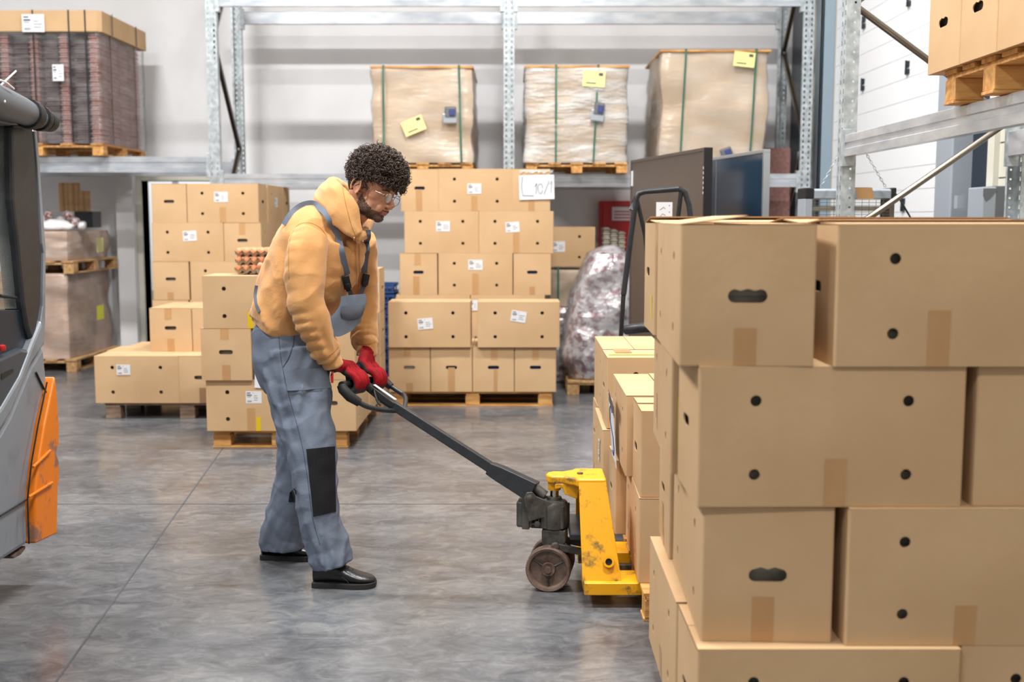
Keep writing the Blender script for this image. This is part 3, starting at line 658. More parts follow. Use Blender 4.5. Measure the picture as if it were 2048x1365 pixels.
for o in [q for q in C.objects if q.get('label','').startswith('galvanised box beam sloping')]: pass
beam('rear beam of the right rack seen end-on by the grey wall box', (XK+.9,2.3,z_b), (XK+.9,YK-.05,z_b), h=.13, d=.05)
frame('nearest rack frame of the right rack, beyond the picture edge', XK+.035, 2.25, 5.0, .9, -PI/2, phase=1)
# ================================================================ LOAD ON THE RIGHT RACK
zpb = atX(1690,270,XK).z+.002
zq = zpb+.13
pallet('wooden pallet with three visible blocks on the right rack beam', 1.65+.62, 4.03, zpb, 0, 1.2, .8, .13, 'wood_fresh')
Gt = [(4.545,'farthest','farthest of the three cartons on the right rack pallet, by the white gate'),(4.225,'middle','middle carton on the right rack pallet with a torn slot'),(3.905,'nearest','carton on the right rack pallet at the upper right corner of the picture')]
for yy, _, lb in Gt:
    carton(lb, 'L', 1.645, yy-.314, zq, H_=.36, torn=2, yaw=0)
# ================================================================ WRAPPED PALLETS ON THE BACK RACK
def wrapped(label, pxl, pxr, ytop, ybot, Y, D, m='kraft_wrap', seed=1, lean=0., taper=0., filmside=None, straps=(), tags=(), top=True, topm='wood_fresh', bulge=.013, mt_name='wrapped_pallet_load', cat='wrapped goods'):
    pl = at(pxl, ybot, Y); pr = at(pxr, ybot, Y); z0 = pl.z; z1 = at((pxl+pxr)/2, ytop, Y).z; W = pr.x-pl.x; Hh = z1-z0; cx = (pl.x+pr.x)/2
    t = thing(mt_name, label, cat, (cx, Y+D/2, z0))
    rr = random.Random(seed); mb = MB(); nu, nv = 44, 22; ring = []
    per = []
    for i in range(nu):
        a = i/nu*4; s = int(a); f = a-s; e = .03
        if s == 0: p = (-W/2+W*f, -D/2)
        elif s == 1: p = (W/2, -D/2+D*f)
        elif s == 2: p = (W/2-W*f, D/2)
        else: p = (-W/2, D/2-D*f)
        per.append(p)
    vs = []
    for j_ in range(nv+1):
        v = j_/nv; z = v*Hh
        for (px, py) in per:
            k = 1-taper*v
            n = noise.fractal(Vector((px*3.2+seed*7, py*3.2, z*3.4)), 1., 2., 4)*bulge*2
            L2 = math.hypot(px/(W/2), py/(D/2))
            q = 1+ (n-.006)/max(W,.1)*2
            rx = px*k*q*(1-.06*max(0,L2-1.25)); ry = py*k*q*(1-.06*max(0,L2-1.25))
            vs.append((rx+lean*z, ry, z))
    fs = [(j_*nu+i, j_*nu+(i+1) % nu, (j_+1)*nu+(i+1) % nu, (j_+1)*nu+i) for j_ in range(nv) for i in range(nu)]
    fs += [tuple(range(nu-1,-1,-1)), tuple(range(nv*nu,(nv+1)*nu))]
    mb.add(vs, fs); mb.build('paper_wrap', m, t, smooth=True, sharp=60)
    # clinging film skin just outside
    mb = MB(); vs2 = []
    for (x_, y_, z_) in vs:
        n = noise.fractal(Vector((x_*2+3, y_*2, z_*7+seed)), 1., 2., 4)*.012
        d_ = math.hypot(x_-lean*z_, y_) or 1; k = 1+(.014+abs(n))/d_
        vs2.append(((x_-lean*z_)*k+lean*z_, y_*k, z_))
    mb.add(vs2, fs[:-2])
    mb.build('stretch_film', 'film' if filmside is None else filmside, t, smooth=True, sharp=0)
    if top:
        mb = MB(); mb.cbox((-W/2*(1-taper)-.012+lean*Hh, -D/2*(1-taper)-.012, Hh+.001), (W/2*(1-taper)+.012+lean*Hh, D/2*(1-taper)+.012, Hh+.022), .003); mb.build('top_board', topm, t)
    for (u, r_) in straps:
        mb = MB(); pts = []
        for i in range(13):
            v = i/12; z = v*(Hh+.024); x = -W/2+W*u+ r_*v + lean*z; yv = -D/2*(1-taper*v)-.03-.006*math.sin(v*9+u*5)
            pts.append((x, yv, z))
        w_ = .009
        mb.add([(p[0]-w_, p[1], p[2]) for p in pts]+[(p[0]+w_, p[1], p[2]) for p in pts], [(i, i+13, i+14, i+1) for i in range(12)])
        mb.add([(pts[-1][0]-w_, pts[-1][1], Hh+.026),(pts[-1][0]+w_, pts[-1][1], Hh+.026),(pts[-1][0]+w_, D/2, Hh+.026),(pts[-1][0]-w_, D/2, Hh+.026)], [(0,1,2,3)])
        mb.build('green_strap', 'green_strap', t)
    for (kind, u, v, w_, h_, rot) in tags:
        M = Matrix.Translation((-W/2+W*u+lean*v*Hh, -D/2*(1-taper*v)-.038, v*Hh))@Matrix.Rotation(rot,4,'Y')@Matrix.Translation((-w_/2,0,-h_/2))
        if kind == 'y': 
            mb = MB(); mb.box((0,-.001,0),(w_,0,h_), M); mb.mi = 1
            mb.box((w_*.7,-.0018,h_*.7),(w_*.9,-.001,h_*.9), M); mb.box((w_*.15,-.0018,h_*.18),(w_*.62,-.001,h_*.26), M); mb.box((w_*.12,-.0018,h_*.45),(w_*.5,-.001,h_*.47), M)
            mb.build('yellow_sheet', ['pale_yellow','ink'], t)
        elif kind == 'yy':
            mb = MB(); mb.box((0,-.001,0),(w_,0,h_), M); mb.mi = 1; mb.box((w_*.15,-.0018,h_*.15),(w_*.7,-.001,h_*.24), M); mb.build('yellow_sheet', ['yellow_label','ink'], t)
        elif kind == 'tagg':
            mb = MB(); mb.cbox((0,-.012,0),(w_,0,h_*.62),.01,M); mb.mi = 0; mb.build('hanging_tag', 'alu', t)
            mb = MB(); mb.cbox((w_*.15,-.016,h_*.35),(w_*.95,-.004,h_),.012,M); mb.mi = 1; mb.cbox((w_*.45,-.019,h_*.45),(w_*.85,-.012,h_*.85),.008,M); mb.build('hanging_badge', ['grey_dark','ink_blue'], t)
        elif kind == 'w': mb = sheet(w_, h_, M, None, 1, 3); mb.build('shipping_label', ['paper','ink'], t)
    return t
Yw = 10.35
def rack_pallet(lbl, pxl, pxr, ybot, ytop, Y, D=1.2, H_=None, **k):
    a = at(pxl, ybot, Y); b = at(pxr, ybot, Y); W = b.x-a.x; zt2 = at(pxl, ytop, Y).z
    return pallet(lbl, (a.x+b.x)/2, Y+D/2, a.z, PI/2, D, W, zt2-a.z, 'wood_fresh', **k)
zsup = zcb+.12+.001; ysup = 438+(CAMH-zsup)*F/(Yw)
for i, (l, r_, top, tg, st, fs_, ln, tp) in enumerate((
    (742, 948, 137, [('y',.42,.39,.2,.135,R(-22)),('tagg',.77,.5,.13,.15,R(0))], [(.13,.0),(.88,-.02)], 'film', .0, .03),
    (1049, 1257, 136, [('y',.66,.88,.2,.14,R(4)),('tagg',.70,.53,.12,.17,R(8))], [(.3,.0),(.66,.04)], 'film_heavy', 0., .02),
    (1316, 1530, 105, [('y',.76,.93,.19,.13,R(6)),('tagg',.63,.06,.13,.14,R(-20))], [(.2,.02),(.85,.02)], 'film', .02, .0))):
    nm_ = ['left','middle','right'][i]
    yb_ = 437+(CAMH-zsup)*F/10.42
    rp = rack_pallet(f'pallet on the back rack beams under the {nm_} kraft-wrapped load', l+3, r_-2, at and 346.5, 326, Yw)
    rp.location.z = zsup
    wt = wrapped([ 'kraft paper wrapped load with a slanted yellow sheet, above the man\'s hair', 'kraft-wrapped load glittering with stretch film, yellow sheet at its top', 'tallest kraft-wrapped load, at the right end of the back rack'][i], l, r_, top, 326, Yw, 1.15, seed=i+2, straps=st, tags=tg, filmside=fs_, taper=tp, lean=ln)
    wt.location.z = zsup + (at(l,326,Yw).z-at(l,346.5,Yw).z)+.001
# crate pallet on the left bay: stacks of egg trays
zsl = zlb+.146; pl_ = at(-60,308,Yw); pr_ = at(205,308,Yw)
W_ = pr_.x-pl_.x; cxp = (pl_.x+pr_.x)/2
pallet('pallet under the film-wrapped egg tray stacks on the left back rack', cxp, Yw+.62, zsl, PI/2, 1.2, W_, .11, 'wood_fresh')
def tray_pile_mesh(w, d, h, m1, m2, seed):
    k = ('tp', w, d, h, m1, seed)
    if k in CACHE: return CACHE[k]
    mb = MB(); n = int(h/.021); rr = random.Random(seed)
    for i in range(n):
        z0 = h*i/n; z1 = h*(i+1)/n; o = .006 if i % 2 else 0
        mb.mi = 0; mb.box((-w/2+o,-d/2+o,z0),(w/2-o,d/2-o,z0+(z1-z0)*.5)); mb.box((-w/2+o+.014,-d/2+o+.014,z0+(z1-z0)*.5),(w/2-o-.014,d/2-o-.014,z1))
    CACHE[k] = mb.mesh('egg_tray_pile', [m1,m2]); return CACHE[k]
hh = at(100,64,Yw).z-(zsl+.112)
ncol = 9; cw = W_/ncol
for i in range(ncol):
    for r_ in range(4):
        if r_ in (1,2) and i != ncol-1: continue
        pink = i % 2 == 0; w = cw*(.62 if not pink else .92)
        y_ = Yw+.045+.29*r_+.135+(0 if pink else .05)
        o = put('egg_tray_stack', tray_pile_mesh(round(cw*(.6 if pink else .98),3), .27, round(hh-.002,3), 'pink_tray' if pink else 'dark_tray', 'pink_tray', 1))
        o.location = (pl_.x+cw*(i+.5), y_, zsl+.112)
        side = {0:'front row',1:'second row back',2:'third row back',3:'rearmost row'}[r_]
        od = ['right corner','second','third','fourth','fifth','sixth','seventh','eighth','ninth'][ncol-1-i]; od = od+(' from the right' if i < ncol-1 else '')
        tag(o, f'{"pink" if pink else "dark"} column of nested egg trays under film, {od}, {side}', 'egg tray stack', f'{"pink" if pink else "dark"} egg tray stacks under film')
# film, paper sheet, lid, straps
mb = MB(); x0_, x1_ = pl_.x-.012, pr_.x+.014; y0_, y1_ = Yw+.01, Yw+1.22; z0_, z1_ = zsl+.112, zsl+.114+hh
nz = 30; nx = 30; vs = []; per = [(x0_+(x1_-x0_)*i/nx, y0_) for i in range(nx)]+[(x1_, y0_+(y1_-y0_)*i/nx) for i in range(nx)]+[(x1_-(x1_-x0_)*i/nx, y1_) for i in range(nx)]+[(x0_, y1_-(y1_-y0_)*i/nx) for i in range(nx)]
n_ = len(per)
for j_ in range(nz+1):
    z = z0_+(z1_-z0_)*j_/nz
    for (x, y) in per:
        q = .008*noise.fractal(Vector((x*4, y*4, z*9)),1.,2.,3); dx, dy = x-(x0_+x1_)/2, y-(y0_+y1_)/2
        vs.append((x+dx*q, y+dy*q-.004, z))
mb.add(vs, [(j_*n_+i, j_*n_+(i+1) % n_, (j_+1)*n_+(i+1) % n_, (j_+1)*n_+i) for j_ in range(nz) for i in range(n_)])
fo = mb.build('stretch_film', 'film_light', smooth=True, sharp=0); tag(fo, 'clear stretch film wound round the pink egg tray stacks on the left back rack', 'stretch film'); rebase(fo)
lid = thing('cardboard_tray', 'shallow cardboard tray tied down on top of the film-wrapped egg tray stacks', 'lid', (cxp, Yw+.61, z1_+.002))
hl = at(100,26,Yw).z-z1_
mb = MB(); w2 = (x1_-x0_)/2; d2 = (y1_-y0_)/2; c_ = .005
pf = [(-w2,-d2-.005),(w2-.02,-d2-.005),(w2+.015,-d2+.03),(w2+.03,d2),(-w2,d2)]
mb.prism(pf, -.02, hl, 'z'); lo_ = mb.build('lid_body', 'cardboard', lid); lo_.location.z = .022
for u in (.17,.62,.78): 
    mb = MB(); x = -w2+2*w2*(.42+.58*u) if u < .7 else -w2+2*w2*.9
    mb.box((x-.006,-d2-.011,-hh),(x+.006,-d2-.007,hl+.026)); mb.build('black_strap', 'black_plastic', lid)
for v in (.2,.75):
    mb = MB(); mb.box((w2+.006,-d2+2*d2*v-.006,-hh),(w2+.01,-d2+2*d2*v+.006,0)); mb.box((w2+.032,-d2+2*d2*v-.006,0),(w2+.036,-d2+2*d2*v+.006,hl+.03)); mb.build('black_strap', 'black_plastic', lid)
for (lb_, pxa, pya, w_, h_) in (('paper',45,64,.2,.155),('tag',106,162,.1,.145)):
    pa = at(pxa, pya, Yw-.02); M = Matrix.Translation((pa.x-lid.location.x, Yw-.012-lid.location.y-(.01), pa.z-lid.location.z))
    mb = sheet(w_, h_, M, None, 1, 5); mb.build('paper_sheet', ['paper','ink'], lid)
# below the left bay: two wrapped pallets one on the other
def low_load(label, pxl, pxr, ytop, ybot, Y, D, m, film_, seed, pal_bot, lblp, tagp, rows):
    W = at(pxr,ybot,Y).x-at(pxl,ybot,Y).x; cx = (at(pxl,ybot,Y).x+at(pxr,ybot,Y).x)/2
    return wrapped(label, pxl, pxr, ytop, ybot, Y, D, m, seed=seed, filmside=film_, top=False, bulge=.03, tags=tagp)
Yl = 10.62
zt0 = .118
x_a, x_b = at(20,700,Yl).x, at(152,700,Yl).x
x_a = x_b-.85
pallet('pallet on the floor under the lower sack load beside the doorway', (x_a+x_b)/2, Yl+.6, 0, PI/2, 1.2, .85, .118, 'wood')
w1 = wrapped('lower load of pale sacks in stretch film beside the doorway', 0, 152, 556, 716, Yl, 1.15, 'sack', seed=11, filmside='film_light', top=False, bulge=.014)
w1.location = ((x_a+x_b)/2, Yl+.6, .119); 
zA = at(100,548,Yl).z
pallet('pallet standing on the lower sack load beside the doorway', (x_a+x_b)/2+.01, Yl+.6, zA, PI/2, 1.2, .85, .12, 'wood')
w2_ = wrapped('upper load of tan sacks in stretch film with a yellow sheet on its right side', 0, 152, 464, 528, Yl, 1.12, 'sack', seed=13, filmside='film', top=False, bulge=.02)
w2_.location = ((x_a+x_b)/2+.01, Yl+.6, zA+.121)
# fit heights
def fit_z(root, z_top):
    zs = max(v.co.z for v in root.children[0].data.vertices); s = (z_top-root.location.z)/zs
    for c in root.children:
        for v in c.data.vertices: v.co.z *= s
    return root
fit_z(w1, zA-.002); fit_z(w2_, at(100,463,Yl).z)
for (rt, pz, px_) in ((w1,625,197),(w2_,490,196)):
    xs = x_b+.03; pp = atX(px_, pz, xs); mb = MB()
    mb.box((xs-rt.location.x+.02, pp.y-.09-rt.location.y, pp.z-.07-rt.location.z),(xs+.0215-rt.location.x, pp.y+.09-rt.location.y, pp.z+.07-rt.location.z)); mb.build('yellow_sheet', 'yellow_label' if rt is w1 else 'pale_yellow', rt)
zt1 = at(100,463,Yl).z
# things lying on the upper load: red and white packs, a white sack, cardboard tubes
rr = random.Random(5)
for i in range(7):
    mb = MB(); n = 8
    px = 86+i*13; py = 448; p = at(px, py, Yl+.33)
    bm = bmesh.new(); bmesh.ops.create_icosphere(bm, subdivisions=2, radius=1)
    for v in bm.verts:
        q = 1+.25*noise.noise(v.co*1.7+Vector((i,0,0))); v.co = Vector((v.co.x*.040*q, v.co.y*.06*q, v.co.z*.05*q))
    mb.add([v.co for v in bm.verts], [[v.index for v in f.verts] for f in bm.faces]); bm.free()
    o = mb.build('snack_pack', 'foil_red' if i % 3 else 'white_plastic', smooth=True, sharp=0); o.location = (p.x, p.y, zt1+.05+[.06,.1,.02,.05,.1,.04,.0][i]); o.rotation_euler = (rr.uniform(-.2,.2), rr.uniform(-.5,.5), rr.uniform(-.3,.3)+PI*(i % 2))
    tag(o, (['leftmost','second','third','fourth','fifth','sixth','rightmost'][i])+(' crumpled red and white pack' if i % 3 else ' crumpled white pack')+' heaped on the upper sack load, counted from left', 'pack', 'crumpled packs heaped on the upper sack load')
mb = MB(); bm = bmesh.new(); bmesh.ops.create_icosphere(bm, subdivisions=3, radius=1)
for v in bm.verts: q = 1+.2*noise.noise(v.co*2.2); v.co = Vector((v.co.x*.17*q, v.co.y*.12*q, max(-.4,v.co.z)*.07*q))
mb.add([v.co for v in bm.verts], [[v.index for v in f.verts] for f in bm.faces]); bm.free()
o = mb.build('white_sack', 'white_plastic', smooth=True, sharp=0); p = at(108,455,Yl+.12); o.location = (p.x,Yl+.14,zt1+.04); tag(o, 'white plastic sack slumped on the front edge of the upper sack load', 'sack')
bx = MB(); bx.cbox((-.09,-.12,0),(.09,.12,.16),.004); o = bx.build('black_crate', 'black_plastic'); p = at(165,445,Yl+.6); o.location = (p.x,Yl+.75,zt1+.03); tag(o, 'black crate behind the red packs, under the brown cardboard tubes', 'crate')
for i in range(6):
    xx = at(124+i*10, 400, Yl+.75).x; mb = MB(); h_ = at(140,366 if i < 4 else 382,Yl+.75).z-(zt1+.19)
    mb.tube([(0,0,0),(.0,0,h_)], .03, 14); o = mb.build('cardboard_tube', 'cardboard', smooth=True); o.location = (xx, Yl+.75+.01*(i % 2), zt1+.19)
    tag(o, ['leftmost','second','third','fourth','fifth','rightmost'][i]+' of the brown cardboard tubes standing behind the packs, upper sack load', 'tube', 'cardboard tubes standing on the upper sack load')
# ================================================================ BEHIND THE CENTRE PILES, RIGHT
zbx = at(1150,533,10.2).z
wk = wrapped('brown wrapped load with a green strap under the single labelled carton, behind the centre pile', 1095, 1188, 537, 700, 10.2, .7, 'kraft_wrap', seed=21, straps=[(.22,0)], filmside='film', top=False)
wk.location.z = .119; fit_z(wk, zbx-.002); pallet('pallet under the green-strapped brown load behind the centre pile', wk.location.x, wk.location.y, 0, 0, .45, .7, .117)
for k in list(wk.children):
    if k.name.startswith('green'): pass
# silver wrapped heap on its pallet
def heap(label, cx, cy, z0, prof, m, seed, film_, mt='film_wrapped_heap'):
    t = thing(mt, label, 'wrapped goods', (cx,cy,z0)); n = 40
    for (nm, mm, g, amp) in (('load', m, 0, .03), ('stretch_film', film_, .018, .02)):
        mb = MB(); vs = []; J = 40
        for j_ in range(J+1):
            v = j_/J; q = v*(len(prof)-1); i0 = min(int(q), len(prof)-2); f = q-i0
            a, b, xo, z = [prof[i0][k]*(1-f)+prof[i0+1][k]*f for k in range(4)]
            for i in range(n):
                th = 2*PI*i/n; c, s = math.cos(th), math.sin(th); e = .5
                rx = (abs(c)**e)*(1 if c > 0 else -1)*a; ry = (abs(s)**e)*(1 if s > 0 else -1)*b
                d = noise.fractal(Vector((rx*6+seed, ry*6, z*6)),1.,2.,4)*amp + (noise.noise(Vector((seed, rx, z*22)))*.012)+g
                L2 = math.hypot(rx, ry) or 1; vs.append((xo+rx*(1+d/L2), ry*(1+d/L2), z))
        mb.add(vs, [(j_*n+i, j_*n+(i+1) % n, (j_+1)*n+(i+1) % n, (j_+1)*n+i) for j_ in range(J) for i in range(n)]+[tuple(range(n-1,-1,-1)), tuple(range(J*n,(J+1)*n))])
        mb.build(nm, mm, t, smooth=True, sharp=0)
    return t
Yh = 9.2; c_h = at(1203,700,Yh)
heap('tall heap of silvery bags in stretch film right of the centre piles', c_h.x, Yh+.35, .118, [(.26,.30,-.0,0),(.31,.33,-.01,.15),(.29,.3,-.0,.35),(.27,.28,.01,.55),(.25,.27,.03,.72),(.19,.24,.06,.95),(.15,.2,.08,1.05),(.04,.06,.1,1.11)], 'foil_mix', 3, 'film')
pallet('small pallet under the tall silvery heap', c_h.x, Yh+.33, 0, PI/2, .64, .56, .116, 'wood')
ch2 = at(1128,700,9.95)
heap('low bundle of silver bags between the centre pile and the tall silvery heap', ch2.x, 10.0, .01, [(.10,.09,0,0),(.11,.1,0,.3),(.1,.1,0,.62),(.08,.08,0,.66)], 'foil_mix', 8, 'film')
# pulp tray stacks and red cabinet
for i in range(3):
    p = at(1211+i*15, 455+4*i, 11.0); mb = MB(); h_ = p.z-.0; mm_ = tray_pile_mesh(.07,.28,.5,'pulp','pulp',2)
    o = put('egg_tray_stack', mm_); o.location = (p.x,11.0,p.z-.5); tag(o, ['left','middle','right'][i]+' stack of grey pulp egg trays behind the silvery heap, by the red cabinet', 'egg tray stack', 'grey pulp tray stacks beside the red cabinet')
p = at(1225,500,11.0); mb = MB(); mb.cbox((-.2,-.17,0),(.2,.17,p.z-.12),.01); o = mb.build('cardboard_crate', 'cardboard'); 
zc_ = at(1211,455,11.).z-.5
mb.v = []; mb.f = []; mb.m = []; mb.cbox((-.16,-.16,0),(.16,.16,zc_-.002),.006); bpy.data.objects.remove(o); o = mb.build('storage_box', 'cardboard'); o.location = (at(1226,500,11.).x,11.,0); tag(o, 'plain carton under the grey pulp trays behind the silvery heap', 'box')
a = at(1218,402,YB-.12); b = at(1262,505,YB-.12)
t = thing('fire_hose_cabinet', 'red fire hose cabinet on the back wall with a white notice', 'cabinet', ((a.x+b.x)/2,YB-.0851,b.z)); Wc = (b.x-a.x)/2+.1; Hc = a.z-b.z
mb = MB(); mb.cbox((-Wc,-.085,0),(Wc,.083,Hc),.01); mb.build('cabinet_body', 'red_paint', t)
mb = MB(); mb.cbox((-Wc+.03,-.1,.03),(Wc-.03,-.086,Hc-.03),.005); d_ = mb.build('door', 'red_paint', t)
mb = MB(); mb.box((-.09,-.103,Hc*.62),(.12,-.1005,Hc*.88)); mb.mi = 1
for i in range(3): mb.box((-.07,-.1045,Hc*(.66+.06*i)),(.1,-.103,Hc*(.685+.06*i)))
mb.build('notice', ['paper','ink_red'], t)
# blue crates behind the man's far arm
pb = at(757,735,8.95)
for i in range(9):
    h_ = .088; mb = MB(); w = .2; d = .15; zz = 0
    for s in (-1,1):
        mb.box((-w,s*d-(.006 if s > 0 else 0),0),(w,s*d+(0 if s > 0 else .006),.02)); mb.box((-w,s*d-(.006 if s > 0 else 0),.06),(w,s*d+(0 if s > 0 else .006),.083))
        mb.box((s*w-(.006 if s > 0 else 0),-d,0),(s*w+(0 if s > 0 else .006),d,.02)); mb.box((s*w-(.006 if s > 0 else 0),-d,.06),(s*w+(0 if s > 0 else .006),d,.083))
        for q in range(9): x = -w+.02+q*(2*w-.04)/8; mb.box((x-.006,s*d-(.006 if s > 0 else 0),.02),(x+.006,s*d+(0 if s > 0 else .006),.06))
    mb.box((-w,-d,0),(w,d,.006)); mb.box((-w+.03,-d+.02,.006),(w-.03,d-.02,.045))
    o = mb.build('egg_crate', 'blue_plastic'); o.location = (at(796,700,9.6).x-.205+.004*(i % 2), 9.6, .118+i*h_)
    tag(o, ['lowest','second','third','fourth','fifth','sixth','seventh','eighth','topmost'][i]+' blue plastic tray of the stack between the man and the centre piles', 'crate')
pallet('pallet under the stack of blue plastic trays', at(796,700,9.6).x-.21, 9.6, 0, 0, .42, .32, .116)
# ================================================================ PANELS, STAND
def leaning_panel(name, label, pa, pb_, th, mats, zbot, frame_m, lines=()):
    """pa, pb_: top corners (world) ; panel hangs down to zbot"""
    t = thing(name, label, 'panel', (pa.x, pa.y, zbot)); v = pb_-pa; W = math.hypot(v.x, v.y); a = math.atan2(v.y, v.x); t.rotation_euler.z = a
    H_ = (pa.z+pb_.z)/2-zbot; e = .022
    mb = MB(); mb.box((e,0,e),(W-e,th,H_-e)); mb.build('panel_sheet', mats, t)
    mb = MB()
    for (x0,z0,x1,z1) in ((0,0,W,e),(0,H_-e,W,H_),(0,e,e,H_-e),(W-e,e,W,H_-e)): mb.cbox((x0,-.004,z0),(x1,th+.004,z1),.002)
    mb.build('panel_frame', frame_m, t)
    for u in lines:
        mb = MB(); mb.box((W*u-.003,-.0012,e),(W*u+.003,-.0003,H_-e)); mb.build('cell_line', 'alu', t)
    return t
pz = 1.88
def top_pt(px, py): 
    t = math.tan(math.atan((py-682.5)/F)+PITCH); Y = (CAMH-pz)/t; return at(px, py, Y)
A1, A2 = top_pt(1262,321), top_pt(1409,295)
brp = leaning_panel('brown_panel', 'large dark brown framed panel standing behind the nearest cartons', A1, A2, .035, 'brown_panel', .14, 'brown_panel')
mb = MB(); mb.box((.03,-.006,1.55),(.06,-.001,1.66)); mb.build('sticker', 'paper', brp)
mb = MB(); W = math.hypot((A2-A1).x,(A2-A1).y); mb.cbox((W-.001,-.005,0),(W+.012,.05,1.74),.003); mb.mi = 1
for i in range(6): mb.box((W-.0,-.0065,1.46+i*.03),(W+.006,-.0045,1.475+i*.03))
mb.build('black_edge', ['black_plastic','paper'], brp)
B1, B2 = top_pt(1413,316), top_pt(1538,296)
B1 = B1+Vector((0,.12,0)); B2 = B2+Vector((0,.12,0))
leaning_panel('solar_panel', 'blue-black solar panel with a thin silver frame beside the brown panel', B1, B2, .035, 'glass_blue', .14, 'alu', lines=(.24,))
# cart base under the panels
mb = MB(); 
cmid = (A1+A2)/2
ba = thing('panel_trolley', 'black trolley with a folded tubular handle in front of the brown panel', 'trolley', (1.0,6.9,0))
def wtube(name, pts, r_, m_, par, n=12):
    mb = MB(); o_ = Vector(par.location); mb.tube([Vector(p)-o_ for p in pts], r_, n); return mb.build(name, m_, par, smooth=True)
mb = MB(); mb.cbox((-.3,-.5,.09),(.62,.65,.13),.01); mb.build('platform', 'black_metal', ba)
for sx_ in (-.22,.54):
    for sy_ in (-.42,.56): mb = MB(); mb.lathe([(.045,-.015),(.045,.015)],16,Matrix.Translation((sx_,sy_,.045))@Matrix.Rotation(PI/2,4,'Y')); mb.build('wheel', 'black_rubber', ba, smooth=True)
Yt = 6.35
pts = [at(1247,590,Yt), at(1262,470,Yt), at(1272,400,Yt), at(1277,388,Yt), at(1290,383,Yt), at(1360,378,Yt-.15), at(1370,384,Yt-.15), at(1378,410,Yt-.15), at(1392,520,Yt-.2)]
wtube('tubular_handle', pts, .016, 'black_metal', ba)
wtube('handle_leg', [at(1262,420,Yt), at(1272,392,Yt+.02), at(1290,470,Yt+.06), at(1300,560,Yt+.08)], .013, 'black_metal', ba)
wtube('handle_leg', [at(1362,384,Yt-.15), at(1352,470,Yt-.1), at(1340,560,Yt-.1)], .013, 'black_metal', ba)
wtube('handle_leg', [at(1247,590,Yt), at(1240,700,Yt+.1), Vector((at(1240,700,Yt+.1).x, Yt+.2, .13))], .013, 'black_metal', ba)
wtube('lower_rail', [at(1252,660,Yt+.3), at(1290,655,Yt+.2), at(1320,655,Yt+.2)], .03, 'black_metal', ba)
pc = at(1311,446,Yt-.17); mb = MB(); o_ = ba.location; M = Matrix.Translation((pc.x-o_.x, Yt-.19-o_.y, pc.z-o_.z))
mb.box((0,-.001,0),(.088,0,.112), M); mb.mi = 1
for i in range(3): mb.box((.07,-.002,.02+.035*i),(.074,-.001,.026+.035*i), M)
stroke(mb, [(.02,-.002,.03),(.035,-.002,.05),(.05,-.002,.04)], .0012, M); stroke(mb, [(.02,-.002,.07),(.04,-.002,.085),(.05,-.002,.075)], .0012, M)
mb.build('paper_note', ['paper','ink'], ba)
# stack of wrapped pink and grey rolls behind the right end frame
for (xa_, xb2, y0_b, zt_b, mm_, lb) in ((2.785,2.935,10.85,at(1610,300,10.85).z,'sticker','pale grey wrapped bale in the corner right of the last back rack upright'),(2.36,2.70,11.0,at(1560,296,11.).z,'pink_tray','pinkish wrapped bale between the last back rack uprights')):
    mb = MB(); w_ = (xb2-xa_)/2
    for k in range(6): mb.cbox((-w_+.006*(k % 2),0,zt_b*k/6+.001),(w_-.006*(k % 2),.3,zt_b*(k+1)/6),.012)
    o = mb.build('wrapped_bale', mm_); o.location = ((xa_+xb2)/2, y0_b, 0); tag(o, lb, 'bale')
# ================================================================ HEATER hanging in the right rack
Yq = 6.12; o_ = at(1707,376,Yq)
hz = at(1707,445,Yq).z
ht = thing('hanging_heater', 'grey infrared heater with wire grille hanging on two chains from the right rack frame', 'heater', (o_.x, Yq+.06, hz-.18)); o3 = Vector(ht.location)
def lp(px, py, Y=Yq): return at(px, py, Y)-o3
a = lp(1634,377); b = lp(1792,397)
mb = MB(); mb.prism([(0,b.z),(0,a.z-.01),(.02,a.z),(.13,a.z),(.16,a.z-.02),(.16,b.z)], a.x, b.x, 'x'); hb = mb.build('housing', 'grey_paint', ht, bevel=.003)
for (l_, r2) in ((1616,1634),(1790,1800)):
    a2 = lp(l_,375); b2 = lp(r2,397); mb = MB(); mb.cbox((a2.x,-.005,b2.z),(b2.x,.165,a2.z),.006); mb.build('end_cap', 'black_plastic', ht)
a2 = lp(1616,397); b2 = lp(1630,440); mb = MB(); mb.cbox((a2.x,.0,b2.z-.12),(b2.x,.16,a2.z),.004); mb.build('side_plate', 'grey_paint', ht)
a2 = lp(1787,397); b2 = lp(1796,440); mb = MB(); mb.cbox((a2.x,.0,b2.z-.12),(b2.x,.16,a2.z),.004); mb.build('side_plate', 'steel_brown', ht)
mb = MB(); xa, xb_ = lp(1632,400).x, lp(1788,400).x; zt3, zb3 = lp(1700,399).z, lp(1700,460).z
for i in range(11): z = zb3+(zt3-zb3)*i/10; mb.tube([(xa,.0,z),(xb_,.0,z)], .0013, 5)
for i in range(12): x = xa+(xb_-xa)*i/11; mb.tube([(x,.0,zb3),(x,.0,zt3)], .0013, 5)
mb.build('wire_grille', 'steel_brown', ht)
mb = MB(); z = lp(1700,417).z; mb.tube([(xa,.07,z),(xb_,.07,z)], .013, 10); mb.build('heating_tube', 'frame_cream', ht, smooth=True)
mb = MB(); a2 = lp(1716,375.5); b2 = lp(1752,398); mb.add([(a2.x,-.0015,a2.z+.002),(a2.x+.095,-.0015,a2.z+.002),(b2.x+.01,-.0015,b2.z),(b2.x-.08,-.0015,b2.z)], [(3,2,1,0)]); mb.add([(a2.x,-.0015,a2.z+.003),(a2.x+.095,-.0015,a2.z+.003),(a2.x+.095,.13,a2.z+.004),(a2.x,.13,a2.z+.004)], [(0,1,2,3)]); mb.build('brown_tape', 'tape', ht)
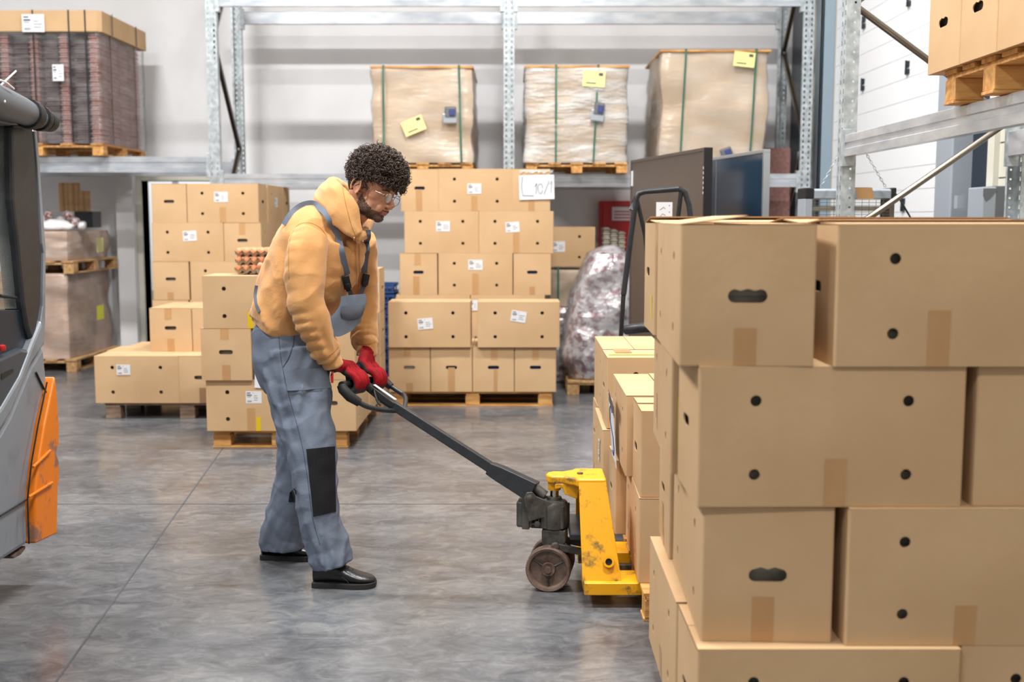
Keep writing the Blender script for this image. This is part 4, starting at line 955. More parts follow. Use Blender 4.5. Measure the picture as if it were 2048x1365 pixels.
def chain(p, q, par):
    mb = MB(); d = q-p; n = int(d.length/.018)
    for i in range(n):
        c = p+d*((i+.5)/n); t_ = d.normalized(); s = Vector((0,1,0)) if i % 2 else t_.cross(Vector((0,1,0)))
        mb.tube([c+t_*.0115*math.cos(2*PI*k/8)+s*.006*math.sin(2*PI*k/8) for k in range(9)], .0018, 5, cap=False)
    return mb.build('chain', 'galvanised', par, smooth=True)
hook = lp(1704,258); chain(lp(1641,376), hook, ht); chain(lp(1771,374), hook, ht)
wtube('cable', [at(1790,386,Yq-.01), at(1800,400,Yq-.03), at(1819,432,Yq-.05), at(1835,470,Yq-.05)], .005, 'black_rubber', ht)
# grey wall box
a = at(1955,372,6.75); b = at(2011,432,6.75)
gb = thing('control_box', 'pale grey wall box with a dark curved badge, right of the steel pier', 'control box', (a.x+.1,6.85,b.z-.2)); o3 = Vector(gb.location)
def lg(px, py): return at(px, py, 6.75)-o3
a = lg(1966,374); b = lg(1991,440); mb = MB(); mb.cbox((a.x,-.1,0),(b.x,.12,a.z),.008); mb.build('front_cover', 'grey_paint', gb)
a2 = lg(1992,372); b2 = lg(2012,440); mb = MB(); mb.cbox((a2.x,-.1,0),(b2.x+.02,.12,a2.z),.006); mb.build('side_cover', 'grey_dark', gb)
mb = MB(); mb.prism([(a.x+.002,a.z-.01),(a.x+.002,a.z-.05),(a.x+.02,a.z-.085),(a.x+.045,a.z-.065),(b.x-.002,a.z-.02),(b.x-.002,a.z-.01)], -.106, -.1, 'y'); mb.build('badge', 'grey_dark', gb)
a3 = on_right(1948,404,XR-.1); mb = MB(); mb.box((a3.x-.1,7.0,a3.z-.04),(XR-.03,7.05,a3.z+.04)); o = mb.build('bracket', 'grey_paint', gb); 
o.parent = gb; o.matrix_parent_inverse = Matrix.Translation(gb.location).inverted()
p = atX(1893,425,XR-.1); mb = MB(); mb.tube([p+Vector((.07,0,.04)),p+Vector((0,0,.045)),p+Vector((-.05,.0,.02)),p+Vector((-.05,0,-.02)),p+Vector((.0,0,-.06)),p+Vector((.08,0,-.075))], .012, 8)
o = mb.build('door_handle', 'galvanised', gd, smooth=True)
# ================================================================ BEYOND THE DOORWAY
mb = MB(); xb0 = DX0-.15
bd = thing('brace_rack', 'pale braced rack standing in the bright room beyond the doorway', 'rack', (DX0+.1,YB+1.3,0)); o3 = Vector(bd.location)
for (dx) in (.0,.9):
    mb = MB(); mb.cbox((dx-.16,-.03,0),(dx-.1,.03,2.6),.003); mb.build('upright', 'white_bright', bd)
for (z0, z1) in ((.9,1.75),(1.75,.9),(.1,.9)):
    mb = MB(); mb.tube([(-.13,0,z0),(.77,0,z1)], .014, 8); mb.build('brace', 'galvanised', bd)
p = at(298,590,YB+.8); mb = MB(); mb.lathe([(.07,0),(.09,.1),(.09,.5),(.06,.62),(.02,.66)],20); o = mb.build('sack', 'sack_grey', smooth=True); o.location = (p.x+.06,YB+.9,0); tag(o, 'beige sack standing just inside the bright doorway', 'sack')
# ================================================================ EGG TRAYS
ey = Y3+.06; ezt = ze[2]+He+.0045
def tray_mesh():
    mb = MB(); nx_, ny_ = 6, 5; p = .048; G = 8
    W, D = nx_*p, ny_*p; nX, nY = nx_*G, ny_*G; vs = []
    for side in (0,1):
        for j_ in range(nY+1):
            for i in range(nX+1):
                x = i/G; y = j_/G; c = math.cos(2*PI*x)*.5+math.cos(2*PI*y)*.5
                z = .021+.021*c
                if side: z -= .003
                vs.append((x*p-W/2, y*p-D/2, z))
    n = (nX+1)*(nY+1)
    fs = []
    for j_ in range(nY):
        for i in range(nX):
            a_ = j_*(nX+1)+i; fs.append((a_,a_+1,a_+nX+2,a_+nX+1)); fs.append((n+a_,n+a_+nX+1,n+a_+nX+2,n+a_+1))
    mb.add(vs, fs); m_ = mb.mesh('egg_tray', 'pulp', True); return m_
TM = tray_mesh(); trx = X_at(466,ey,ezt)+.147; tz = [ezt+.002+i*.052 for i in range(3)]
def egg_mesh():
    mb = MB(); pr = []
    for i in range(13):
        a = PI*i/12; r_ = .0215*math.sin(a)*(1-.12*math.cos(a)); pr.append((max(r_,.0003), -.028*math.cos(a)*1.0))
    pr = [(max(r_,.0003), z) for r_, z in pr]; mb.lathe(pr, 16); return mb.mesh('egg', 'egg', True)
EM = egg_mesh()
for k in range(3):
    o = put('egg_tray', TM, None, (trx+.003*k, ey+.14, tz[k]), (0,0,R([0,1.5,-1][k]))); tag(o, ['bottom','middle','top'][k]+' grey pulp tray of the egg stack behind the man\'s back', 'egg tray')
    for i in range(6):
        for j_ in range(5):
            if k < 2 and j_ not in (0,): continue
            e = put('egg', EM, None, (trx+.003*k-.144+.024+.048*i, ey+.14-.12+.024+.048*j_, tz[k]+.032), (rnd.uniform(-.1,.1), rnd.uniform(-.1,.1), rnd.uniform(0,6)))
            w_ = ['bottom','middle','top'][k]; rw = ['front','second','third','fourth','rear'][j_]; cl = ['leftmost','second','third','fourth','fifth','rightmost'][i]; tag(e, f'brown egg in the {w_} pulp tray, {rw} row, {cl} from the left' if i not in (0,5) else f'brown egg in the {w_} pulp tray, {rw} row, {cl}', 'egg', f'brown eggs in the {w_} tray')
sp = put('egg', EM, None, (X_at(517,ey-.1,ezt), ey-.045, ezt+.05), (.3,.2,0)); tag(sp, 'single brown egg in a small torn tray piece before the egg stack', 'egg')
mb = MB(); mb.lathe([(.012,0),(.02,.012),(.026,.03),(.0285,.034),(.024,.03),(.01,.012)],12); o = mb.build('tray_piece', 'pulp', smooth=True); o.location = (sp.location.x, sp.location.y, ezt); tag(o, 'torn egg cup of pulp holding a single egg before the egg stack', 'egg cup')
# ================================================================ FORKLIFT
XF = -1.86
fk = thing('forklift', 'grey forklift with orange corner guard and black cab pillar at the left picture edge', 'forklift', (-2.4,3.6,0)); fo3 = Vector(fk.location)
def yz(px, py, X=XF): p = atX(px, py, X); return (p.y, p.z)
def side(name, pts, X0, X1, m, bevel=.0, par=fk, smooth=False):
    mb = MB(); mb.prism([(y-fo3.y, z-fo3.z) for y, z in pts], X0-fo3.x, X1-fo3.x, 'x'); return mb.build(name, m, par, bevel=bevel, smooth=smooth)
W2 = -2.95; yn = 2.5
low = [(yn,.17),(yz(0,1126)[0]-.0,yz(0,1126)[1]),yz(57,1089),yz(55,999),yz(62,925),yz(74,851),yz(95,762),yz(90,705),yz(86,690),(yz(62,730)),yz(20,830),yz(0,866),(yn,yz(0,866)[1]-.25)]
side('side_body', low, XF, W2, 'silver_paint', .02)
band = [yz(0,862,XF+.01),yz(22,826,XF+.01),yz(63,728,XF+.01),yz(88,690,XF+.01),yz(84,640,XF+.01),yz(64,690,XF+.01),yz(40,752,XF+.01),yz(12,800,XF+.01),yz(0,820,XF+.01),(yn,.7),(yn,.62)]
side('upper_band', band, XF+.012, W2, 'silver_paint', .012)
cons = [(yn,.72),yz(0,822),yz(12,802),yz(40,754),yz(62,700),yz(40,697),yz(0,715),(yn,.95)]
side('console', cons, XF+.004, W2+.05, 'console_grey', .015)
mb = MB(); a = yz(0,748); b = yz(24,738); c = yz(24,744); d = yz(0,760); mb.prism([(p[0]-fo3.y,p[1]-fo3.z) for p in (a,b,c,d)], XF+.006-fo3.x, XF+.0-fo3.x, 'x'); mb.build('console_groove', 'black_plastic', fk)
dk = [(yn,.97),yz(0,717),yz(60,697),yz(64,690),yz(52,620),yz(0,620),(yn,yz(0,620)[1])]
side('door_panel', dk, XF-.02, XF-.06, 'navy', .004)
side('far_door_panel', dk, W2+.05, W2+.01, 'navy', .004)
gl = [(yn,yz(0,620)[1]),yz(0,618),yz(50,618),yz(36,487),yz(25,330),yz(24,250),(yn,yz(0,250)[1])]
side('side_window', gl, XF-.03, XF-.036, 'cab_glass'); side('far_window', gl, W2+.03, W2+.024, 'cab_glass')
pil = [yz(24,250),yz(25,330),yz(26,400),yz(36,487),yz(47,604),yz(55,654),yz(65,684),yz(72,670),yz(82,613),yz(85,506),yz(82,487),yz(77,400),yz(73,330),yz(66,250)]
side('cab_pillar', pil, XF, XF-.08, 'black_metal', .012); side('cab_pillar', pil, W2+.08, W2, 'black_metal', .012)
strp = [yz(67,262),yz(73,330),yz(78,400),yz(83,487),yz(86,506),yz(84,613),yz(76,672),yz(86,690),yz(89,640),yz(90,500),yz(84,420),yz(78,330),yz(72,262)]
side('pillar_trim', strp, XF+.004, XF-.05, 'silver_paint', .003)
org = [yz(58,1088),yz(101,1068),yz(103,972),yz(106,960),yz(105,922),yz(99,907),yz(105,888),yz(105,850),yz(101,790),yz(97,753),yz(95,760),yz(76,851),yz(64,925),yz(56,999)]
side('corner_guard', org, XF+.028, W2, 'orange', .012)
mb = MB()
for (q0, q1) in (((66,935),(100,902)),((57,995),(104,966))):
    p = atX(*q0, XF+.031)-fo3; q = atX(*q1, XF+.031)-fo3; mb.tube([p, q], .006, 8)
mb.build('guard_rib', 'orange', fk, smooth=True)
mb = MB(); mb.tube([atX(94,765,XF+.03)-fo3, atX(76,851,XF+.03)-fo3, atX(63,925,XF+.03)-fo3, atX(55,999,XF+.03)-fo3, atX(58,1088,XF+.03)-fo3], .0035, 6); mb.build('guard_seam', 'black_rubber', fk, smooth=True)
mb = MB(); mb.tube([atX(0,1033,XF+.004)-fo3, atX(30,1015,XF+.004)-fo3, atX(55,999,XF+.004)-fo3], .003, 6); mb.tube([atX(72,745,XF+.004)-fo3, atX(84,770,XF+.004)-fo3, atX(92,785,XF+.004)-fo3], .004, 6); mb.build('body_seam', 'black_rubber', fk, smooth=True)
side('underside_step', [yz(28,1113),yz(57,1092),yz(57,1098),yz(48,1110),yz(34,1118)], XF-.01, XF-.3, 'rust', .004)
# roof rail with wrapped bands
mb = MB(); rp = [atX(-60,178,-1.80)-fo3, atX(0,205,-1.80)-fo3, atX(40,220,-1.80)-fo3, atX(72,235,-1.80)-fo3, atX(103,246,-1.80)-fo3]
mb.tube(rp, [.062,.058,.05,.042,.022], 18); mb.build('roof_rail', 'grey_dark', fk, smooth=True)
for (t0, t1, r_) in ((.50,.62,.056),(.72,.80,.05),(.86,.97,.04)):
    def RP(t):
        q = t*2; p0 = Vector(rp[1]); p1 = Vector(rp[4]); return p0+(p1-p0)*t
    mb = MB(); mb.tube([RP(t0), RP((t0+t1)/2), RP(t1)], [r_, r_, r_*.94], 18); mb.build('rubber_band', 'black_rubber', fk, smooth=True)
for sgn in (0,1):
    mb = MB(); p = atX(2,170,-1.78)-fo3; q = atX(32,142+8*sgn,-1.76)-fo3; s_ = atX(10,205,-1.74)-fo3; mb.tube([s_, p, q] if sgn == 0 else [atX(28,178,-1.74)-fo3, atX(12,165,-1.74)-fo3, atX(0,160,-1.75)-fo3], .0035, 6); mb.build('cable_tie', 'white_plastic', fk, smooth=True)
side('roof', [(yn,yz(0,200)[1]+.02),(yz(20,215)[0],yz(20,215)[1]+.02),(yz(66,252)[0],yz(66,252)[1]),(yz(24,252)[0],yz(24,252)[1]),(yn,yz(0,235)[1])], XF-.002, W2, 'grey_dark', .01)
mb = MB(); mb.cbox((XF-.3-fo3.x,2.6-fo3.y,.95),(W2+.3-fo3.x,3.4-fo3.y,1.1),.03); mb.build('driver_seat', 'black_rubber', fk)
mb = MB(); mb.tube([atX(0,592,XF-.02)-fo3, atX(32,596,XF-.02)-fo3], .006, 8); mb.build('wiper', 'black_rubber', fk)
mb = MB(); p = atX(4,696,XF-.0)-fo3; mb.lathe([(.012,-.01),(.014,.0),(.012,.008),(.005,.012)],14,Matrix.Translation(p)); mb.build('red_button', 'red_paint', fk, smooth=True)
for (X_, Y_, r_) in ((-2.02,3.25,.2),(-2.78,3.25,.2),(-2.78,4.05,.15)):
    mb = MB(); mb.lathe([(r_*.5,-.09),(r_*.95,-.09),(r_,-.07),(r_,.07),(r_*.95,.09),(r_*.5,.09)],28,Matrix.Translation(Vector((X_,Y_,r_))-fo3)@Matrix.Rotation(PI/2,4,'Y')); mb.build('wheel', 'black_rubber', fk, smooth=True)
# load of foam boxes seen through the cab window
Yq = 6.3
for i, (t_, b_) in enumerate(((222,300),(301,381),(382,462),(463,543))):
    a = at(-40,b_,Yq); b = at(27,t_,Yq); o3 = Vector((a.x+(b.x-a.x)/2, Yq+.2, a.z)); t = thing('foam_box', ['topmost','second','third','lowest'][i]+' pale foam box with a red band seen through the cab window', 'box', o3)
    w = (b.x-a.x)/2; h = b.z-a.z-.002; mb = MB(); mb.cbox((-w,-.2,0),(w,.05,h),.006); mb.build('foam_body', 'white_bright', t)
    mb = MB(); mb.box((-w-.0015,-.2015,h*.62),(w+.0015,.0515,h*.93)); mb.mi = 1
    mb.build('red_band', ['red_paint','ink'], t)
    mb = MB(); mb.box((w-.075,-.2025,h*.12),(w-.04,-.2005,h*.3)); mb.box((w-.1,-.2025,h*.34),(w-.03,-.2005,h*.37)); mb.build('printed_mark', 'ink', t)
a = at(-60,612,Yq); b = at(34,560,Yq)
pallet('pallet under the foam boxes seen through the cab window', a.x+(b.x-a.x)/2-.16, Yq+.16, at(0,544,Yq).z-.121, 0, .5, .32, .12, 'wood')
wl = wrapped('pale yellowish wrapped load under the foam boxes behind the forklift cab', -60, 30, 562, 760, Yq, .3, 'sack_grey', seed=31, filmside='film_light', top=False)
wl.location = (a.x+(b.x-a.x)/2-.12, Yq+.16, 0.001); fit_z(wl, at(0,544,Yq).z-.123)
# ================================================================ PALLET TRUCK
jk = thing('pallet_truck', 'worn yellow hand pallet truck with a black tiller held by the man, forks under cartons', 'pallet truck', (.2,4.345,0)); jo = Vector(jk.location)
def J(name, mb, m, smooth=False, bevel=0, par=None, sharp=40):
    me = mb.mesh(name, m, smooth); me.transform(Matrix.Translation(-jo)); o = put(name, me, par or jk)
    if smooth: me.set_sharp_from_angle(angle=R(sharp))
    if bevel: b_ = o.modifiers.new('bevel','BEVEL'); b_.width = bevel; b_.segments = 3; b_.limit_method = 'ANGLE'
    return o
Yn, Yfar, Ytn, Ytf = 4.10, 4.59, 4.25, 4.44; YJ = 4.345
TL, TR = at(1157,960,Ytn), at(1212,960,Ytn); BR_, BLp = at(1243,1162,Yn), at(1165,1166,Yn)
def slant(name, ys, yt, th):
    """leaning side plate: lower edge at depth ys, upper edge at yt"""
    mb = MB(); q = [(BLp.x,ys,BLp.z),(BR_.x,ys,BR_.z),(TR.x,yt,TR.z),(TL.x,yt,TL.z)]; mb.add(q+[(a_,b_+th,c_) for a_,b_,c_ in q], [(0,1,2,3),(7,6,5,4),(0,4,5,1),(1,5,6,2),(2,6,7,3),(3,7,4,0)]); return J(name, mb, 'jack_yellow', bevel=.004)
slant('side_plate', Yn, Ytn, .012); slant('side_plate', Yfar-.012, Ytf-.012, .012)
mb = MB(); q = [(BR_.x-.002,Yn,BR_.z),(BR_.x-.002,Yfar,BR_.z),(TR.x-.002,Ytf,TR.z),(TR.x-.002,Ytn,TR.z)]; mb.add(q+[(a_-.01,b_,c_) for a_,b_,c_ in q], [(0,1,2,3),(7,6,5,4),(0,4,5,1),(1,5,6,2),(2,6,7,3),(3,7,4,0)]); J('back_plate', mb, 'jack_yellow')
# top plate with the arm reaching to the piston
zt_j = TL.z; px_, py_ = at(1109,955,YJ).x, YJ
mb = MB(); mb.prism([(TR.x+.002,Ytn-.004),(TL.x-.004,Ytn-.004),(TL.x-.016,Ytn+.02),(px_+.03,py_-.045),(px_-.006,py_-.048),(px_-.026,py_-.03),(px_-.034,py_),(px_-.026,py_+.03),(px_-.006,py_+.048),(px_+.03,py_+.045),(TL.x-.016,Ytf-.02),(TL.x-.004,Ytf+.004),(TR.x+.002,Ytf+.004)], zt_j-.03, zt_j+.002, 'z'); J('top_arm', mb, 'jack_yellow', bevel=.008)
for sy in (-.046,.036):
    mb = MB(); mb.prism([(TL.x+.012,zt_j-.028),(TL.x-.002,zt_j-.09),(TL.x-.05,zt_j-.07),(px_+.03,zt_j-.045),(px_+.0,zt_j-.05),(px_+.0,zt_j-.028)], py_+sy, py_+sy+.01); J('arm_gusset', mb, 'jack_yellow', bevel=.003)
mb = MB(); mb.lathe([(.024,zt_j-.062),(.026,zt_j-.055),(.026,zt_j-.03)],20,Matrix.Translation((px_,py_,0))); J('arm_collar', mb, 'jack_yellow', True)
mb = MB(); p = at(1160,945,4.30); mb.lathe([(.004,zt_j+.001),(.012,zt_j+.001),(.012,zt_j+.008),(.006,zt_j+.009)],6,Matrix.Translation((at(1160,945,4.34).x,4.34,0))); J('bolt', mb, 'rust')
# tube socket in the plate
pc_ = at(1218,1128,Yn)
mb = MB(); M = Matrix.Translation((pc_.x,Yn+.02,pc_.z))@Matrix.Rotation(R(-18),4,'X')@Matrix.Rotation(PI/2,4,'X'); n = 24
for (ra, rb, z0, z1) in ((.021,.013,0,.012),):
    vs = []; 
    for (r_, z_) in ((ra,-.001),(ra,z1),(rb,z1),(rb,-.03)):
        for k in range(n): vs.append(M@Vector((r_*math.cos(2*PI*k/n), r_*math.sin(2*PI*k/n), z_)))
    mb.add(vs, [(i*n+k,i*n+(k+1) % n,(i+1)*n+(k+1) % n,(i+1)*n+k) for i in range(3) for k in range(n)])
J('tube_socket', mb, 'jack_yellow', True)
mb = MB(); mb.lathe([(.0125,.001),(.0125,.002)],20,M); J('socket_hole', mb, 'black_rubber')
# forks
b0 = at(1168,1190,Yn-.02); zf0, zf1 = b0.z, at(1168,1166,Yn-.02).z
for (y0, y1) in ((Yn-.03,Yn+.13),(Yfar-.13,Yfar+.03)):
    mb = MB(); mb.prism([(b0.x,zf0),(b0.x+.26,zf0),(b0.x+.32,.03),(b0.x+1.2,.03),(b0.x+1.24,.045),(b0.x+1.2,.072),(b0.x+.34,.072),(b0.x+.28,zf1-.012),(b0.x+.26,zf1),(b0.x,zf1)], y0, y1, 'y'); J('fork', mb, 'jack_yellow', bevel=.003)
    mb = MB(); mb.lathe([(.022,-.03),(.026,-.026),(.026,.026),(.022,.03)],20,Matrix.Translation((b0.x+1.05,(y0+y1)/2,.027))@Matrix.Rotation(PI/2,4,'X')); J('load_roller', mb, 'black_rubber', True)
# pump, valve block, swivel and wheels share the steering angle
ya = R(9)
pc2 = Vector((px_,py_,0)); RM = Matrix.Translation(pc2)@Matrix.Rotation(-ya,4,'Z')
zp1 = at(1109,1003,YJ-.04).z; zp0 = at(1109,1060,YJ-.05).z
mb = MB(); mb.lathe([(.017,zp1-.01),(.017,zt_j-.045)],20,Matrix.Translation(pc2)); J('piston', mb, 'chrome', True)
mb = MB(); mb.lathe([(.045,zp0-.008),(.054,zp0),(.056,zp0+.02),(.056,zp1-.022),(.048,zp1-.008),(.03,zp1-.002),(.028,zp1+.008),(.02,zp1+.01)],28,RM)
for k in range(5):
    a = k*2*PI/5+.4; mb.lathe([(.008,zp0+.004),(.008,zp1-.02)],8,RM@Matrix.Translation((.055*math.cos(a),.055*math.sin(a),0)))
mb.cbox((-.05,-.05,zp0+.0),(.0,.05,zp1-.02),.008,RM)
J('pump_cylinder', mb, 'grease', True)
pv = at(1052,1028,YJ); dx = (RM.inverted()@pv).x
mb = MB(); zc_ = (zp0+zp1)/2
mb.cbox((dx-.035,-.045,zc_-.055),(dx+.03,.045,zc_+.05),.008,RM); mb.cbox((dx-.012,-.052,zc_-.06),(dx+.018,-.03,zc_+.07),.004,RM); mb.cbox((dx+.02,-.03,zc_-.06),(-.04,.03,zc_-.03),.004,RM); mb.cbox((dx+.02,-.03,zc_+.02),(-.04,.03,zc_+.045),.004,RM)
J('valve_block', mb, 'grease')
mb = MB(); mb.tube([RM@Vector((dx+.04,-.02,zc_+.04)), RM@Vector((dx+.045,-.02,zc_-.03)), RM@Vector((dx+.04,-.01,zc_-.055))], .005, 8); mb.tube([RM@Vector((dx+.025,-.04,zc_-.04)), RM@Vector((-.045,-.04,zc_-.035))], .006, 8); mb.lathe([(.008,-.01),(.013,0),(.013,.012),(.006,.014)],6,RM@Matrix.Translation((dx+.05,-.045,zc_-.035))@Matrix.Rotation(PI/2,4,'X')); J('release_linkage', mb, 'grease', True)
mb = MB(); zr0 = at(1109,1094,YJ-.04).z
mb.prism([(-.045,zp0-.004),(.05,zp0-.004),(.05,zr0+.02),(.035,zr0-.02),(-.02,zr0-.03),(-.045,zr0+.01)], -.045, .045); 
mb.v = [RM@Vector(v) for v in mb.v]; J('swivel_bracket', mb, 'grease', bevel=.006)
wr = .0885; zc2 = wr
wx = (RM.inverted()@at(1097,1139,4.28)).x
def wheel(yc, hw):
    prof = [(.012,-hw+.012),(.026,-hw+.008),(.028,-hw+.022),(.07,-hw+.020),(.075,-hw+.002),(wr-.004,-hw),(wr,-hw+.005),(wr,hw-.005),(wr-.004,hw),(.075,hw-.002),(.07,hw-.02),(.028,hw-.022),(.026,hw-.008),(.012,hw-.012)]
    mb = MB(); M = RM@Matrix.Translation((wx,yc,zc2))@Matrix.Rotation(PI/2,4,'X'); mb.lathe(prof, 40, M)
    o = J('steer_wheel', mb, 'rust', True, sharp=30)
    mb = MB()
    for k in range(3):
        a = 2*PI*k/3+.5; mb.tube([M@Vector((.028*math.cos(a),.028*math.sin(a),hw-.018)), M@Vector((.071*math.cos(a),.071*math.sin(a),hw-.018))], .004, 6)
        mb.tube([M@Vector((.028*math.cos(a),.028*math.sin(a),-hw+.018)), M@Vector((.071*math.cos(a),.071*math.sin(a),-hw+.018))], .004, 6)
    mb.lathe([(.004,hw-.004),(.011,hw-.002),(.011,hw-.014)],16,M); J('wheel_hub', mb, 'grease', True)
wheel(-.065,.026); wheel(.065,.026)
mb = MB(); mb.lathe([(.013,-.09),(.013,.09)],14,RM@Matrix.Translation((wx,0,zc2))@Matrix.Rotation(PI/2,4,'X')); mb.tube([RM@Vector((wx,0,zc2)), RM@Vector((wx+.02,0,zr0+.0))], .022, 10); J('axle', mb, 'rust', True)
mb = MB(); p = at(1110,1089,4.29); q = at(1163,1103,4.29); r2 = at(1163,1113,4.29); s2 = at(1110,1096,4.29)
mb.prism([(p.x,p.z+.006),(q.x+.05,q.z+.004),(q.x+.05,r2.z-.006),(p.x,s2.z-.006)], 4.275, 4.29); mb.lathe([(.012,-.008),(.017,-.006),(.017,.01),(.012,.012)],16,Matrix.Translation((p.x,4.28,p.z-.006))@Matrix.Rotation(PI/2,4,'X')); J('lift_link', mb, 'grease', bevel=.002); mb = MB(); mb.prism([(p.x,p.z+.006),(q.x+.05,q.z+.004),(q.x+.05,r2.z-.006),(p.x,s2.z-.006)], 4.40, 4.415); J('lift_link', mb, 'grease', bevel=.002)
mb = MB(); q = at(1150,1047,4.4); mb.cbox((q.x-.03,4.2,q.z-.012),(q.x+.06,4.5,q.z+.012),.004); J('torsion_shaft', mb, 'black_metal')
# tiller
def TY(px): return YJ+(1060-px)/336*.19
def TP(px, py, dy=0.): return at(px, py, TY(px)+dy)
def beam4(name, cl, wy, hz, m, bevel=.004):
    """rectangular bar along points, half width wy across, half height hz list"""
    mb = MB(); vs = []; n = len(cl)
    for i, p in enumerate(cl):
        t = (cl[min(i+1,n-1)]-cl[max(i-1,0)]).normalized(); sd = Vector((0,1,0)); sd = (sd-t*sd.dot(t)).normalized(); up = sd.cross(t); up = up if up.z > 0 else -up
        w_ = wy[i]; h_ = hz[i]
        vs += [p-sd*w_-up*h_, p+sd*w_-up*h_, p+sd*w_+up*h_, p-sd*w_+up*h_]
    fs = [(i*4+k, i*4+(k+1) % 4, (i+1)*4+(k+1) % 4, (i+1)*4+k) for i in range(n-1) for k in range(4)]+[(3,2,1,0),tuple(range(4*n-4,4*n))]
    mb.add(vs, fs); return J(name, mb, m, bevel=bevel)
beam4('tiller_bar', [TP(985,938), TP(803,821), TP(765,797)], [.021,.021,.019], [.020,.018,.016], 'black_metal')
beam4('tiller_base', [TP(979,936), TP(1000,947), TP(1068,984)], [.031,.034,.036], [.024,.030,.040], 'black_metal')
beam4('tiller_head', [TP(790,812), TP(760,792), TP(724,764)], [.022,.024,.022], [.012,.016,.014], 'black_plastic')
mb = MB(); a = TP(744,777); b = TP(787,807); t = (b-a).normalized(); sd = Vector((0,1,0)); sd = (sd-t*sd.dot(t)).normalized(); up = sd.cross(t); up = up if up.z > 0 else -up
u_ = up*.0172; mb.add([a-sd*.017+u_,a+sd*.017+u_,b+sd*.017+u_,b-sd*.017+u_,a-sd*.017+u_+up*.001,a+sd*.017+u_+up*.001,b+sd*.017+u_+up*.001,b-sd*.017+u_+up*.001], [(0,1,2,3),(7,6,5,4),(0,4,5,1),(1,5,6,2),(2,6,7,3),(3,7,4,0)]); J('worn_label', mb, 'sticker')
Hn_, Hf = at(683,771,4.39), at(764,757,4.73)
mb = MB(); mb.tube([Hn_, (Hn_+Hf)/2, Hf], .0155, 14); J('handle_bar', mb, 'black_rubber', True)
nearl = [Hn_, at(686,779,4.385), at(700,794,4.38), at(719,806,4.39)]
mb = MB(); mb.tube(nearl, [.019,.021,.021,.017], 14); J('grip', mb, 'black_rubber', True)
def smooth_path(pts, k=4):
    out = []
    P_ = [pts[0]]+list(pts)+[pts[-1]]
    for i in range(1, len(P_)-2):
        for s in range(k):
            t = s/k; a, b, c, d = P_[i-1], P_[i], P_[i+1], P_[i+2]
            out.append(.5*((2*b)+(c-a)*t+(2*a-5*b+4*c-d)*t*t+(3*b-a-3*c+d)*t**3))
    out.append(pts[-1]); return out
mb = MB(); mb.tube(smooth_path([at(717,805,4.39), at(735,814,4.40), at(760,820,4.43), at(785,822,4.48), TP(803,820)]), .0105, 12); J('handle_rod', mb, 'black_metal', True)
mb = MB(); mb.tube([Hf, at(770,764,4.73), at(782,774,4.72)], [.017,.019,.016], 14); J('grip', mb, 'black_rubber', True)
mb = MB(); mb.tube(smooth_path([at(781,773,4.72), at(800,786,4.70), at(808,792,4.68), at(811,801,4.62), TP(809,820)]), .0095, 12); J('handle_rod', mb, 'black_metal', True)
mb = MB(); mb.tube(smooth_path([TP(748,780,-.02), TP(752,795,-.035), TP(756,805,-.04), TP(762,811,-.04)]), .005, 8); J('release_lever', mb, 'black_metal', True)
mb = MB(); mb.tube([TP(736,772,-.04), TP(744,780,-.03)], .012, 10); J('lever_pivot', mb, 'black_plastic', True)
# pivot lugs
pv = TP(1059,990)
for sy in (-1,1):
    mb = MB(); y0 = pv.y+sy*.042-.006
    mb.prism([(pv.x-.022,pv.z-.004),(pv.x-.012,pv.z+.02),(pv.x+.01,pv.z+.022),(pv.x+.026,pv.z+.004),(px_+.0,zp1-.01),(px_-.03,zp0+.05),(pv.x-.005,zp0+.03),(pv.x-.018,zc_+.03)], y0, y0+.012); J('pivot_lug', mb, 'grease', bevel=.003)
mb = MB(); mb.lathe([(.006,.054),(.016,.052),(.016,.04),(.016,-.05)],6,Matrix.Translation(pv)@Matrix.Rotation(PI/2,4,'X')); mb.lathe([(.004,.058),(.01,.056),(.012,.05)],12,Matrix.Translation(pv)@Matrix.Rotation(PI/2,4,'X')); J('pivot_bolt', mb, 'grease')
mb = MB(); p = TP(1084,985); mb.tube([TP(1068,975), TP(1090,992)], .02, 10); J('return_spring', mb, 'grease', True)
# ================================================================ THE MAN
from mathutils.bvhtree import BVHTree
mat('skin', (196,142,112), .5, col2=(180,122,94), scale=40, bump=.08, bscale=180, spec=.4)
mat('beard_skin', (146,106,84), .7, col2=(84,60,47), scale=300, bump=.3, bscale=260)
mat('hair_dark', (68,52,44), .45, spec=.5); mat('hair_base', (30,22,19), .8)
mat('hoodie', (208,156,101), .92, col2=(201,147,92), scale=5, bump=.10, bscale=130, spec=.15, sheen=.25)
mat('work_grey', (112,122,138), .85, col2=(101,110,126), scale=9, bump=.12, bscale=160, spec=.2)
mat('work_dark', (84,88,98), .85, bump=.1, bscale=160, spec=.2); mat('stitch', (66,72,86), .8)
mat('knee_black', (30,30,33), .85, bump=.1, bscale=160, spec=.2)
mat('glove_red', (160,18,28), .8, col2=(132,14,24), scale=26, bump=.3, bscale=220, spec=.2); mat('glove_grey', (44,42,45), .7, col2=(66,58,60), scale=30, bump=.2, bscale=150)
mat('shoe_black', (22,22,24), .33, bump=.1, bscale=60); mat('sole', (34,33,34), .7)
mat('lens', (220,230,235), .03, trans=1., spec=.5, alpha=.25); mat('eye_white', (215,208,200), .2); mat('iris', (60,38,26), .15)
mat('tee_dark', (40,42,48), .9); mat('lips', (170,100,88), .45)
mp_base = at(620, 1125, 4.45); mp_base.z = 0
man = thing('person', 'man in mustard hoodie, grey bib trousers and red gloves pulling the pallet truck handle', 'person', mp_base); mo = Vector(mp_base)
